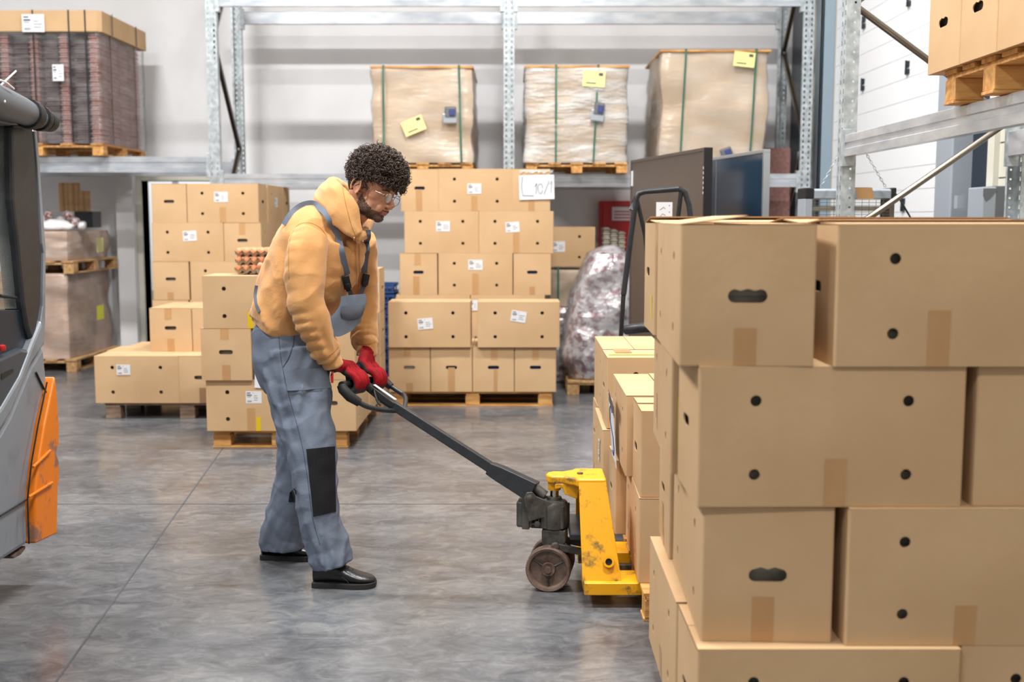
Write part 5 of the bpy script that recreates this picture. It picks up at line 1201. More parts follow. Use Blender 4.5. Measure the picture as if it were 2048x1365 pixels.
def remesh(name, mb, mats, voxel, smooth_it=6, sfac=.5, warp=None, parent=man, subs=0, matfn=None):
    me = bpy.data.meshes.new(name+'_tmp'); me.from_pydata([tuple(v) for v in mb.v], [], mb.f); me.update()
    o = bpy.data.objects.new('tmp', me); C.objects.link(o)
    r_ = o.modifiers.new('r','REMESH'); r_.mode = 'VOXEL'; r_.voxel_size = voxel; r_.use_smooth_shade = True
    if smooth_it: s_ = o.modifiers.new('s','SMOOTH'); s_.iterations = smooth_it; s_.factor = sfac
    bpy.context.view_layer.update()
    dg = bpy.context.evaluated_depsgraph_get(); me2 = bpy.data.meshes.new_from_object(o.evaluated_get(dg), depsgraph=dg)
    bpy.data.objects.remove(o); bpy.data.meshes.remove(me)
    n = len(me2.vertices); co_ = np.empty(n*3,np.float32); me2.vertices.foreach_get('co', co_); co_ = co_.reshape(-1,3)
    if warp:
        no_ = np.empty(n*3,np.float32); me2.vertices.foreach_get('normal', no_) if hasattr(me2.vertices[0],'normal') else None; no_ = no_.reshape(-1,3)
        co_ = co_+no_*warp(co_, no_)[:,None]; me2.vertices.foreach_set('co', co_.astype(np.float32).ravel())
    bv = BVHTree.FromPolygons([tuple(c) for c in co_], [tuple(p.vertices) for p in me2.polygons])
    me2.materials.clear()
    for m_ in (mats if isinstance(mats,(list,tuple)) else [mats]): me2.materials.append(MT[m_])
    if matfn:
        idx = []
        for p in me2.polygons: idx.append(matfn(Vector(p.center), p.normal))
        me2.polygons.foreach_set('material_index', idx)
    me2.polygons.foreach_set('use_smooth', [True]*len(me2.polygons))
    me2.name = name; me2.transform(Matrix.Translation(-mo)); me2.update()
    return put(name, me2, parent), bv
def interp(keys, n):
    """Catmull-Rom through key rows of floats"""
    K = [np.array(k, float) for k in keys]; K = [K[0]]+K+[K[-1]]; out = []; m_ = len(K)-3
    for i in range(n+1):
        q = i/n*m_; s = min(int(q), m_-1); t = q-s; a, b, c, d = K[s:s+4]
        out.append(.5*((2*b)+(c-a)*t+(2*a-5*b+4*c-d)*t*t+(3*b-a-3*c+d)*t**3))
    return out
def loft(mb, keys, n=30, m=28, u=(0,1,0), power=2., disp=None, cap=True, arc=None, grow=0.):
    """keys rows: px, py, Y, half width across u, half width in the image plane"""
    rows = interp(keys, n); P = [at(r_[0], r_[1], r_[2]) for r_ in rows]; u = Vector(u).normalized(); vs = []; L_ = 0
    for i, p in enumerate(P):
        if i: L_ += (p-P[i-1]).length
        t = (P[min(i+1,n)]-P[max(i-1,0)]).normalized(); uu = (u-t*u.dot(t)).normalized(); v = t.cross(uu)
        a, b = rows[i][3]+grow, rows[i][4]+grow
        rng = [2*PI*k/m for k in range(m)] if arc is None else [arc[0]+(arc[1]-arc[0])*k/(m-1) for k in range(m)]
        for th in rng:
            c, s = math.cos(th), math.sin(th); e = 2/power
            q = uu*(a*abs(c)**e*(1 if c > 0 else -1))+v*(b*abs(s)**e*(1 if s > 0 else -1))
            d = disp(L_, th, i/n) if disp else 0
            vs.append(p+q+(q.normalized()*d if d else Vector((0,0,0))))
    if arc is None:
        fs = [(i*m+k, i*m+(k+1) % m, (i+1)*m+(k+1) % m, (i+1)*m+k) for i in range(n) for k in range(m)]
        if cap: fs += [tuple(range(m-1,-1,-1)), tuple(range(n*m,(n+1)*m))]
    else: fs = [(i*m+k, i*m+k+1, (i+1)*m+k+1, (i+1)*m+k) for i in range(n) for k in range(m-1)]
    mb.add(vs, fs); return P
def folds(seed, amp, fl=16., ft=1.4, skew=0.9, mask=None, cr=0., wl=.04, side=0.):
    def f(L_, th, q):
        n1 = noise.noise(Vector((L_*fl+skew*math.sin(th), math.cos(th)*ft, math.sin(th)*ft+seed)))
        n2 = noise.noise(Vector((L_*fl*.5+skew*1.5*math.cos(th+1), math.cos(th)*ft*.8+9, math.sin(th)*ft+seed)))
        r_ = (1-abs(n1)*2.4)*.6+n2*.8
        g = 0
        if cr:
            w_ = noise.noise(Vector((L_*6, math.cos(th)*.9+seed, math.sin(th)*.9)))
            g = cr*(abs(math.sin(PI*(L_/wl+.7*w_+.45*math.sin(th+side))))**.6-.6)*max(0,min(1,.55+.8*math.cos(th-side)+w_))
        return (amp*r_+g)*(mask(q) if mask else 1)
    return f
def ell(mb, c, r_, M=None, n=3):
    bm = bmesh.new(); bmesh.ops.create_icosphere(bm, subdivisions=n, radius=1)
    vs = [Vector((v.co.x*r_[0]+c[0], v.co.y*r_[1]+c[1], v.co.z*r_[2]+c[2])) for v in bm.verts]
    if M: vs = [M@v for v in vs]
    bm.verts.index_update(); mb.add(vs, [[v.index for v in f.verts] for f in bm.faces]); bm.free()
# head frame: forward, left, up
PS, PT_ = R(25), R(20)
Fw = Vector((math.cos(PS)*math.cos(PT_), -math.sin(PS), -math.cos(PS)*math.sin(PT_))); Up0 = Vector((math.sin(PT_),0,math.cos(PT_)))
Lf = Up0.cross(Fw).normalized(); Fw = Fw.normalized(); Up = Fw.cross(Lf).normalized()
ear = at(716,374,4.40); HO = ear+Lf*.074
HM = Matrix(((Fw.x,Lf.x,Up.x,HO.x),(Fw.y,Lf.y,Up.y,HO.y),(Fw.z,Lf.z,Up.z,HO.z),(0,0,0,1))); HMi = HM.inverted()
# ---- body (one surface: head, neck, trunk, limbs, hands)
hb = MB()
ell(hb, (.012,0,.052), (.098,.076,.086), HM); ell(hb, (.05,0,.03), (.062,.066,.062), HM)
ell(hb, (.05,0,-.02), (.055,.056,.07), HM); ell(hb, (.045,0,-.058), (.056,.05,.043), HM); ell(hb, (.082,0,-.086), (.022,.026,.018), HM)
for s in (-1,1):
    ell(hb, (.060,s*.041,-.008), (.028,.021,.026), HM); ell(hb, (.088,s*.026,.030), (.018,.024,.009), HM)
    ell(hb, (.03,s*.048,-.055), (.04,.014,.03), HM); ell(hb, (.086,s*.03,.008), (.0135,.0145,.0115), HM)
    ell(hb, (.116,s*.012,-.032), (.011,.008,.008), HM); ell(hb, (.093,s*.022,-.045), (.016,.016,.022), HM)
    # ear: shell with rim
    ell(hb, (-.004,s*.076,-.002), (.017,.005,.029), HM)
    rim = [HM@Vector((-.004+.021*math.cos(a), s*(.084+.003*math.cos(a*2)), .002+.034*math.sin(a))) for a in [PI*(-.35+i*1.55/12) for i in range(13)]]
    hb.tube(rim, .0042, 8); ell(hb, (.006,s*.080,-.024), (.008,.005,.009), HM)
hb.tube([HM@Vector(p) for p in ((.098,0,.018),(.112,0,-.002),(.127,0,-.020),(.134,0,-.029))], [.0075,.008,.0095,.0105], 14)
ell(hb, (.122,0,-.036), (.013,.009,.006), HM)
ell(hb, (.101,0,-.052), (.013,.022,.010), HM); ell(hb, (.108,0,-.060), (.0085,.020,.0045), HM); ell(hb, (.104,0,-.0685), (.009,.017,.0052), HM)
nk = [HM@Vector((-.01,0,-.02)), HM@Vector((-.018,0,-.08)), at(690,440,4.52), at(672,475,4.53)]
hb.tube(nk, [.060,.060,.066,.08], 20)
body_u = (-.45,-.89,0)
TORSO = [(585,700,4.54,.13,.085),(585,640,4.54,.14,.10),(604,585,4.54,.165,.12),(628,530,4.54,.175,.11),(646,490,4.54,.17,.085),(664,462,4.54,.11,.06),(684,440,4.53,.062,.060)]
loft(hb, TORSO, 26, 26, body_u)
NARM = [(624,482,4.38,.050,.050),(612,520,4.33,.053,.055),(613,600,4.31,.043,.046),(618,625,4.31,.042,.046),(645,685,4.36,.037,.038),(671,729,4.41,.026,.028)]
FARM = [(722,482,4.72,.058,.058),(724,530,4.76,.05,.052),(727,600,4.78,.044,.045),(728,625,4.77,.042,.042),(731,665,4.73,.036,.036),(734,702,4.69,.027,.027)]
loft(hb, NARM, 26, 18); loft(hb, FARM, 26, 18)
NLEG = [(588,700,4.47,.07,.08),(600,780,4.42,.085,.088),(618,860,4.40,.068,.07),(636,925,4.37,.055,.058),(642,1000,4.36,.055,.058),(652,1080,4.36,.04,.042),(660,1128,4.36,.036,.04)]
FLEG = [(588,705,4.62,.07,.08),(592,800,4.68,.08,.085),(592,900,4.70,.06,.062),(584,960,4.70,.052,.055),(572,1040,4.71,.045,.046),(563,1090,4.72,.036,.04)]
loft(hb, NLEG, 30, 20); loft(hb, FLEG, 30, 20)
def hand(mb, Cc, b, wrist, mirror, g=0., mbp=None):
    """fingers closed round the bar through Cc along b; wrist point; mirror flips which end carries the thumb"""
    b = b.normalized(); tw = (wrist-Cc); tw = (tw-b*tw.dot(b)).normalized(); e1 = tw.cross(b); e1 = e1 if e1.x > 0 else -e1   # e1 = away from the wrist, over the bar
    K = 1.17; g = g+.0015
    def P(s, a, c): return Cc+b*(s*1.22)+e1*(a*K)+tw*(c*K)
    W = wrist
    # palm: hull of ellipsoidal lofts
    for s in (-.03,-.01,.01,.03):
        mb.tube([W+(P(s,0,0)-Cc)*.35, P(s*1.05,-.004,.062), P(s*1.12,.012,.036)], [.019+g,.019+g,.0145+g], 10)
    mb.tube([W-(W-P(0,0,.07)).normalized()*-.03, W, P(0,-.004,.06)], [.027+g,.0265+g,.022+g], 16)
    for k, s in enumerate((-.034,-.0115,.0115,.034)):
        sc_ = (.9,1.,1.02,.95)[k] if mirror > 0 else (.95,1.02,1.,.9)[k]
        pts = [P(s*1.1,.010,.038), P(s,.030*sc_,.022), P(s,.037*sc_,.002), P(s*.98,.029*sc_,-.019), P(s*.95,.008,-.030), P(s*.93,-.009,-.024)]
        mb.tube(smooth_path(pts,3), [.0108+g]*4+[.0102+g]*4+[.0096+g]*4+[.009+g]*4, 10) if len(smooth_path(pts,3)) == 16 else mb.tube(pts, [.0112+g,.0105+g,.0102+g,.0098+g,.0094+g,.0085+g], 10)
    s0 = .03*mirror
    pts = [P(s0*1.1,-.012,.062), P(s0*1.55,-.030,.036), P(s0*1.35,-.033,.006), P(s0*1.0,-.022,-.017), P(s0*.6,-.006,-.027)]
    mb.tube(pts, [.014+g,.0132+g,.0118+g,.0108+g,.0095+g], 10)
CN = Hn_+(Hf-Hn_)*.27; CF = Hn_+(Hf-Hn_)*.74
bdir = (Hf-Hn_).normalized()
WN = at(671,729,4.41); WF = at(734,702,4.69)
hand(hb, CN, bdir, WN, 1); hand(hb, CF, bdir, WF, -1)
def beardfn(c, n):
    p = HMi@c
    if (p-Vector((0,0,0))).length > .2 or p.z > .0: return 0
    if p.x < .010 or p.z < -.12 or p.x > .15: return 0
    if p.x > .112 and p.z > -.045: return 0
    mouth = abs(p.z+.064) < .0085 and p.x > .095 and abs(p.y) < .021
    if mouth: return 2
    line = -.020-(p.x-.01)*.62 if p.x < .07 else -.050
    if p.x >= .07 and abs(p.y) > .024: return 1 if p.z < -.064 else 0
    low = -.105+(.02 if p.x < .04 else 0)
    return 1 if (p.z < line and p.z > low-.01) else 0
body, bvb = remesh('body', hb, ['skin','beard_skin','lips'], .0028, 8, .5, matfn=beardfn)
# ---- eyes
for s in (-1,1):
    mb = MB(); ell(mb, (.0885,s*.030,.0075), (.0115,.0118,.0085), HM); mb.v = [Vector(v)-mo for v in mb.v]; o = mb.build('eye', 'eye_white', man, smooth=True, sharp=0)
    mb = MB(); ell(mb, (.0975,s*.030,.0055), (.003,.0048,.0048), HM); mb.v = [Vector(v)-mo for v in mb.v]; o = mb.build('iris', 'iris', man, smooth=True, sharp=0)
    mb = MB(); 
    for q in range(22):
        a = -1+q/10.5; p = HM@Vector((.108-.013*abs(a)**2, s*(.030+a*.021), .0265-.007*a*a+.002*a)); d_ = (Lf*(s)*.8-Up*.15+Fw*.15)*.009
        mb.tube([p, p+d_], [.0009,.0003], 5); mb.tube([p-Up*.002, p-Up*.002+d_], [.0009,.0003], 5); mb.tube([p+Up*.0018, p+Up*.0018+d_], [.0008,.0003], 5)
    mb.v = [Vector(v)-mo for v in mb.v]; mb.build('eyebrow', 'hair_dark', man)
    # upper lid fold
    mb = MB(); mb.tube([HM@Vector((.0995-.011*abs(a)**2, s*.030+a*.014, .0135-.005*a*a)) for a in [-1+i/5 for i in range(11)]], .0019, 6); mb.v = [Vector(v)-mo for v in mb.v]; mb.build('eyelid', 'skin', man, smooth=True)
# ---- glasses
for s in (-1,1):
    ring = [HM@Vector((.121-.10*abs(.030+.024*math.cos(a)-.0)*.12, s*(.031+.0235*math.cos(a)), -.001+.0205*math.sin(a))) for a in [2*PI*i/28 for i in range(29)]]
    mb = MB(); mb.tube(ring, .0011, 6, cap=False); mb.v = [Vector(v)-mo for v in mb.v]; mb.build('glasses_rim', 'steel_brown', man, smooth=True)
    mb = MB(); mb.add([HM@Vector((.119,s*.031,-.001))]+ring[:-1], [(0,i+1,(i+1) % 28+1) for i in range(28)]); mb.v = [Vector(v)-mo for v in mb.v]; mb.build('glasses_lens', 'cab_glass', man, smooth=True)
    mb = MB(); mb.tube([HM@Vector(p) for p in ((.1195,s*.0545,.004),(.10,s*.071,.008),(.05,s*.079,.009),(.004,s*.0815,.012),(-.012,s*.083,.0))], .0011, 6); mb.v = [Vector(v)-mo for v in mb.v]; mb.build('glasses_temple', 'steel_brown', man, smooth=True)
mb = MB(); mb.tube([HM@Vector(p) for p in ((.1205,-.0085,.006),(.124,0,.009),(.1205,.0085,.006))], .0011, 6); mb.v = [Vector(v)-mo for v in mb.v]; mb.build('glasses_bridge', 'steel_brown', man, smooth=True)
# ---- hair: cap plus curls
rh = random.Random(11)
mb = MB(); ell(mb, (.006,0,.070), (.103,.084,.082), HM); ell(mb, (-.032,0,.022), (.056,.069,.064), HM); ell(mb, (.07,0,.098), (.048,.058,.040), HM)
cap_o, _ = remesh('hair', mb, 'hair_base', .005, 3)
def strands(name, S, m, par):
    mb = MB()
    for pts, r_ in S: mb.tube(pts, [r_*(1-.5*i/(len(pts)-1)) for i in range(len(pts))], 4, cap=False)
    return mb.build(name, m, par, smooth=True, sharp=0)
SC = []
cen = Vector((.018,0,.073)); RAD = Vector((.127,.098,.108)); cnt = 0
while cnt < 2300:
    d = Vector((rh.gauss(0,1), rh.gauss(0,1), rh.gauss(0,1))).normalized()
    k = 1.04-.34*rh.random()**1.3; p = Vector((cen.x+d.x*RAD.x*k, d.y*RAD.y*k, cen.z+d.z*RAD.z*k))
    if p.x > .05:
        lim = .045
        if p.x > .105: lim = .036
        if p.z < lim: continue
    elif p.x > -.02:
        if p.z < .03-(.03 if p.x > .018 and p.x < .045 else 0): continue
    else:
        if p.z < -.062 : continue
    if p.x < -.02 and p.z < .0 and k < .8: continue
    cnt += 1
    out = Vector((d.x, d.y, d.z)); tan = Vector((rh.gauss(0,1), rh.gauss(0,1), rh.gauss(-.5,1))); tan = (tan-out*tan.dot(out)).normalized()
    ax = (tan*.8+out*rh.uniform(-.1,.6)).normalized(); s1 = ax.cross(Vector((rh.random(),rh.random(),1.1))).normalized(); s2 = ax.cross(s1)
    r_ = rh.uniform(.0045,.0095); turns = rh.uniform(1.2,2.4); n = 18; ln = rh.uniform(.016,.042); ph = rh.uniform(0,6)
    if (p.x < -.02 and p.z < .035) or p.z < .02: r_ *= .5; ln *= .6
    pl = []
    for i in range(n):
        t = i/(n-1); a = ph+turns*2*PI*t; q = HM@(p+ax*(ln*(t-.4))+s1*(r_*math.cos(a)*(1-.2*t))+s2*(r_*math.sin(a)*(1-.2*t)))-mo
        pl.append(q)
    SC.append((pl, .0017))
strands('curls', SC, 'hair_dark', cap_o)
# short beard hairs
SB_ = []
polys = [p for p in body.data.polygons if p.material_index == 1]
for _ in range(2200):
    p = rh.choice(polys); c = p.center; nn = p.normal; d = (nn*.7-Up*.6+Vector((rh.uniform(-.5,.5),rh.uniform(-.5,.5),rh.uniform(-.5,.5)))).normalized()
    pl = []; L_ = rh.uniform(.002,.0055); jx = Vector((rh.uniform(-.0015,.0015),)*3)
    for i, t in enumerate((0,.5,1)): pl.append(c+jx+d*L_*t+nn*.001*math.sin(t*3))
    SB_.append((pl, .00045))
strands('beard', SB_, 'hair_dark', man)
# ---- hoodie
hd = MB()
HT_ = [(573,668,4.54,.172,.122),(580,652,4.54,.188,.138),(587,625,4.54,.195,.146),(604,580,4.54,.2,.158),(626,530,4.54,.207,.166),(642,490,4.54,.21,.158),(656,460,4.54,.18,.136),(678,440,4.53,.11,.09)]
loft(hd, HT_, 60, 60, body_u, disp=folds(3,.012,11,1.8,1.2,lambda q: 1.2-q*.9, cr=.004, wl=.06, side=2.6))
NS = [(622,476,4.39,.080,.070),(613,510,4.345,.083,.078),(610,560,4.32,.076,.076),(613,605,4.31,.070,.072),(624,640,4.32,.064,.067),(642,680,4.35,.056,.058),(655,706,4.38,.052,.054),(660,715,4.39,.040,.042),(668,733,4.40,.036,.039)]
loft(hd, NS, 90, 40, disp=folds(5,.0045,9,1.1,1.6,lambda q: .25+1.3*max(0,min(1,(q-.35)*3))*(1 if q < .86 else .12), cr=.0135, wl=.038, side=PI*1.5))
FS = [(722,480,4.70,.078,.062),(724,520,4.75,.078,.062),(727,570,4.78,.070,.060),(727,610,4.78,.064,.058),(727,650,4.76,.060,.055),(731,680,4.73,.054,.050),(733,689,4.71,.042,.042),(733,712,4.70,.038,.040)]
loft(hd, FS, 80, 36, disp=folds(8,.004,10,1.1,1.5,lambda q: .3+1.2*max(0,min(1,(q-.3)*3))*(1 if q < .86 else .12), cr=.013, wl=.034, side=PI*1.5))
# hood: thick rolled cloth round the neck
def ringtube(keys, n=60, m=20, disp=None):
    rows = interp(keys, n); P = [at(r_[0],r_[1],r_[2]) for r_ in rows]; vs = []; nrm = None
    for i, p in enumerate(P):
        t = (P[min(i+1,n)]-P[max(i-1,0)]).normalized()
        u_ = Vector((math.sin(R(32)),0,math.cos(R(32)))); u_ = (u_-t*u_.dot(t)).normalized(); v_ = t.cross(u_)
        for k in range(m):
            th = 2*PI*k/m; q = u_*(math.cos(th)*rows[i][3])+v_*(math.sin(th)*rows[i][4]); d = disp(i/n*.6, th, i/n) if disp else 0
            vs.append(p+q*(1+d/.04))
    hd.add(vs, [(i*m+k, i*m+(k+1) % m, (i+1)*m+(k+1) % m, (i+1)*m+k) for i in range(n) for k in range(m)]+[tuple(range(m-1,-1,-1)), tuple(range(n*m,(n+1)*m))])
ringtube([(716,470,4.40,.022,.018),(702,452,4.40,.040,.022),(684,425,4.41,.062,.030),(660,402,4.46,.068,.036),(652,392,4.54,.066,.040),(668,388,4.64,.06,.036),(698,412,4.68,.05,.028),(722,440,4.66,.035,.022),(736,454,4.58,.028,.018),(728,468,4.47,.022,.018),(716,474,4.40,.020,.018)], disp=folds(4,.009,7,1.6))
for c_, r_ in ((at(702,490,4.545),(.042,.09,.05)),(at(694,518,4.56),(.07,.12,.06)),(at(712,495,4.60),(.04,.08,.045))): ell(hd, c_, r_)
# hem band and cuff ribs
def hoodie_warp(co_, no_):
    out = np.zeros(len(co_))
    for i in range(len(co_)):
        c = co_[i]; out[i] = .0016*noise.noise(Vector(c)*26)+.004*(1-3*abs(noise.noise(Vector((c[0]*8+c[2]*5,c[1]*7,c[2]*8-c[0]*6+2)))))
    return out
hoodie, bvh_ = remesh('hoodie', hd, 'hoodie', .0045, 2, .35, warp=hoodie_warp)
# ---- trousers
tr = MB()
PV = [(577,640,4.54,.150,.108),(576,656,4.54,.168,.124),(577,668,4.54,.180,.134),(582,700,4.54,.185,.142),(588,745,4.54,.178,.14),(592,775,4.54,.15,.12)]
loft(tr, PV, 20, 50, (-.25,-.97,0), disp=folds(12,.005,9,1.5,1.3))
NL = [(587,700,4.45,.10,.128),(598,770,4.43,.105,.125),(608,830,4.41,.10,.112),(619,880,4.39,.098,.100),(627,930,4.375,.092,.090),(633,990,4.36,.088,.080),(640,1040,4.36,.086,.075),(653,1080,4.36,.086,.078),(662,1108,4.36,.088,.078),(667,1127,4.36,.090,.074)]
FL = [(588,700,4.64,.10,.122),(597,780,4.66,.10,.112),(600,850,4.68,.095,.096),(596,910,4.69,.09,.082),(588,960,4.70,.088,.078),(577,1010,4.70,.088,.078),(569,1050,4.705,.09,.086),(567,1080,4.71,.092,.090),(568,1095,4.71,.092,.088)]
fN = folds(21,.012,9,1.2,2.2,lambda q: .5+.9*min(1,abs(q-.5)*2), cr=.0055, wl=.083, side=PI*1.5); fF = folds(25,.011,9,1.2,2.2,lambda q: .6+.8*min(1,abs(q-.5)*2), cr=.005, wl=.09, side=PI)
loft(tr, NL, 90, 48, disp=fN); loft(tr, FL, 90, 48, disp=fF)
def tr_warp(co_, no_):
    out = np.zeros(len(co_))
    for i in range(len(co_)):
        c = co_[i]; r1 = 1-abs(noise.noise(Vector((c[0]*7+c[2]*6, c[1]*6, c[2]*9-c[0]*5+3))))*3; out[i] = .0042*r1+.0014*noise.noise(Vector(c)*22)
    return out
trous, bvt = remesh('bib_trousers', tr, ['work_grey','work_dark'], .0055, 2, .4, warp=tr_warp)
# helper: project a photo point on a garment
CO = Vector((0,0,CAMH))
def onto(px, py, bvs, fb, off=.004):
    d = (at(px,py,4.5)-CO).normalized(); best = None
    for bv in bvs:
        h = bv.ray_cast(CO, d, 8)
        if h[0] is not None and (best is None or h[3] < best[3]): best = h
    if best is None: return at(px,py,fb)
    n = best[1]; n = n if n.dot(d) < 0 else -n
    return best[0]+n*off
def MW(mb, name, m, par=None, smooth=True, bevel=0, sharp=60):
    mb.v = [Vector(v)-mo for v in mb.v]; return mb.build(name, m, par or man, smooth=smooth, bevel=bevel, sharp=sharp)
# strips lying on cloth
def strip(name, pts, w, m, bvs, fb, off=.006, th=.003, k=6, par=None):
    P_ = interp([(p[0],p[1]) for p in pts], len(pts)*k); Q = [onto(p[0],p[1],bvs,fb,off) for p in P_]
    for _ in range(4): Q = [Q[0]]+[(Q[i-1]+Q[i]*2+Q[i+1])/4 for i in range(1,len(Q)-1)]+[Q[-1]]
    mb = MB(); vs = []; n = len(Q)
    for i, q in enumerate(Q):
        t = (Q[min(i+1,n-1)]-Q[max(i-1,0)]).normalized(); f = (CO-q).normalized(); s = t.cross(f).normalized(); f2 = s.cross(t).normalized()
        vs += [q-s*w/2, q+s*w/2, q+s*w/2-f2*th, q-s*w/2-f2*th]
    # push edges onto cloth is left to the thickness of the webbing
    mb.add(vs, [(i*4+k_, i*4+(k_+1) % 4, (i+1)*4+(k_+1) % 4, (i+1)*4+k_) for i in range(n-1) for k_ in range(4)]+[(3,2,1,0),tuple(range(4*n-4,4*n))])
    return MW(mb, name, m, par)
def sheet3(name, rows_, m, nu=14, nv=12, th=.005, bulge=.01, par=None):
    """free cloth sheet through rows of points (px, py, Y)"""
    R_ = [[at(*p) for p in r_] for r_ in rows_]; G = []
    R2 = [interp([list(p) for p in r_], nu) for r_ in R_]
    cols = [interp([R2[j_][i] for j_ in range(len(R2))], nv) for i in range(nu+1)]
    mb = MB(); vs = []
    for j_ in range(nv+1):
        for i in range(nu+1):
            p = Vector(cols[i][j_]); f = (CO-p).normalized(); u, v = i/nu, j_/nv
            vs.append(p+f*(bulge*math.sin(PI*u)*math.sin(PI*v)+.003*noise.noise(p*30)+.0035*noise.noise(Vector((p.x*14,p.y*14,p.z*30)))))
    n0 = len(vs); vs += [v-(CO-v).normalized()*th for v in vs]; fs = []
    for j_ in range(nv):
        for i in range(nu):
            a = j_*(nu+1)+i; fs.append((a,a+nu+1,a+nu+2,a+1)); fs.append((n0+a,n0+a+1,n0+a+nu+2,n0+a+nu+1))
    edge = [i for i in range(nu+1)]+[j_*(nu+1)+nu for j_ in range(1,nv+1)]+[nv*(nu+1)+i for i in range(nu-1,-1,-1)]+[j_*(nu+1) for j_ in range(nv-1,0,-1)]
    for a, b in zip(edge, edge[1:]+edge[:1]): fs.append((a,b,b+n0,a+n0))
    mb.add(vs, fs); return MW(mb, name, m, par)
def patch(name, corners, m, bvs, fb, off, nu=10, nv=10, th=.004, par=None, bulge=0., smooth=3):
    """cloth patch; corners in photo order tl,tr,br,bl"""
    tl, tr_, br, bl = corners; G = []
    for j_ in range(nv+1):
        row = []
        for i in range(nu+1):
            u, v = i/nu, j_/nv; x = (tl[0]*(1-u)+tr_[0]*u)*(1-v)+(bl[0]*(1-u)+br[0]*u)*v; y = (tl[1]*(1-u)+tr_[1]*u)*(1-v)+(bl[1]*(1-u)+br[1]*u)*v
            q = onto(x,y,bvs,fb,off); row.append(q)
        G.append(row)
    for _ in range(smooth):
        H = [[g.copy() for g in r_] for r_ in G]
        for j_ in range(nv+1):
            for i in range(nu+1):
                nb = [H[a][b] for a, b in ((j_-1,i),(j_+1,i),(j_,i-1),(j_,i+1)) if 0 <= a <= nv and 0 <= b <= nu]
                # smooth only in depth so the outline stays
                d = (H[j_][i]-CO); dist = sum((g-CO).length for g in nb)/len(nb); G[j_][i] = CO+d.normalized()*(d.length*.5+dist*.5)
    mb = MB(); vs = []; 
    for j_ in range(nv+1):
        for i in range(nu+1):
            u, v = i/nu, j_/nv; f = (CO-G[j_][i]).normalized(); vs.append(G[j_][i]+f*(bulge*math.sin(PI*u)*math.sin(PI*v)))
    n0 = len(vs); vs += [v-(CO-v).normalized()*th for v in vs]
    fs = []
    for j_ in range(nv):
        for i in range(nu):
            a = j_*(nu+1)+i; fs.append((a,a+nu+1,a+nu+2,a+1)); fs.append((n0+a,n0+a+1,n0+a+nu+2,n0+a+nu+1))
    edge = [i for i in range(nu+1)]+[j_*(nu+1)+nu for j_ in range(1,nv+1)]+[nv*(nu+1)+i for i in range(nu-1,-1,-1)]+[j_*(nu+1) for j_ in range(nv-1,0,-1)]
    for a, b in zip(edge, edge[1:]+edge[:1]): fs.append((a,b,b+n0,a+n0))
    mb.add(vs, fs); return MW(mb, name, m, par)
strip('shoulder_strap', [(571,452),(582,434),(597,419),(615,411),(634,412),(650,422),(661,438),(670,462),(678,492),(686,524),(692,548)], .026, 'work_grey', [bvh_], 4.4)
strip('shoulder_strap', [(733,462),(733,480),(731,505),(729,530),(728,545)], .024, 'work_grey', [bvh_], 4.5)
# bib and pockets
bibd = 4.36
def bpt(px,py,off=.0): return at(px,py,4.40-(px-650)*.0006-off)
def bY(px): return 4.30+(px-650)*.0024
def B3(*ps, o=0.): return [(x,y,bY(x)-o) for x,y in ps]
sheet3('bib', [B3((682,593),(706,590),(731,588)), B3((679,612),(706,611),(733,606)), B3((664,632),(694,636),(724,634)), B3((650,640),(684,648),(720,645)), B3((652,656),(674,674),(706,661))], 'work_grey')
sheet3('bib_pocket', [B3((684,613),(706,614),(729,610),o=.012), B3((682,626),(704,628),(727,625),o=.016), B3((686,638),(702,641),(720,637),o=.014)], 'work_dark', 10, 8, .004, .008)
for (pa, pb_) in (((686,549),(690,574)),((731,546),(727,570))):
    a = onto(*pa,[bvh_],4.4,.012); b = onto(*pb_,[bvh_],4.4,.018); d = (b-a); L_ = d.length; d.normalize(); f = (CO-a).normalized(); s = d.cross(f).normalized(); f = s.cross(d)
    M = Matrix(((s.x,d.x,f.x,a.x),(s.y,d.y,f.y,a.y),(s.z,d.z,f.z,a.z),(0,0,0,1)))
    if M.to_3x3().determinant() < 0: M = Matrix(((-s.x,d.x,f.x,a.x),(-s.y,d.y,f.y,a.y),(-s.z,d.z,f.z,a.z),(0,0,0,1)))
    mb = MB(); mb.cbox((-.015,0,-.005),(.015,L_,.006),.003,M); mb.cbox((-.010,L_*.55,-.004),(.010,L_*1.15,.009),.003,M); MW(mb, 'buckle', 'black_plastic')
strip('strap_tab', [(690,572),(694,584),(697,597)], .018, 'work_grey', [bvh_], 4.42, .018)
strip('strap_tab', [(727,568),(724,580),(722,593)], .018, 'work_grey', [bvh_], 4.42, .018)
# drawstrings
for pts in ([(708,474),(711,500),(712,530),(712,560),(713,572)], [(713,474),(717,500),(718,535),(719,562),(720,576)]):
    Q = [onto(p[0],p[1],[bvh_],4.42,.006) for p in interp(pts,20)]; mb = MB(); mb.tube(Q, .0026, 8); MW(mb, 'drawstring', 'hoodie')
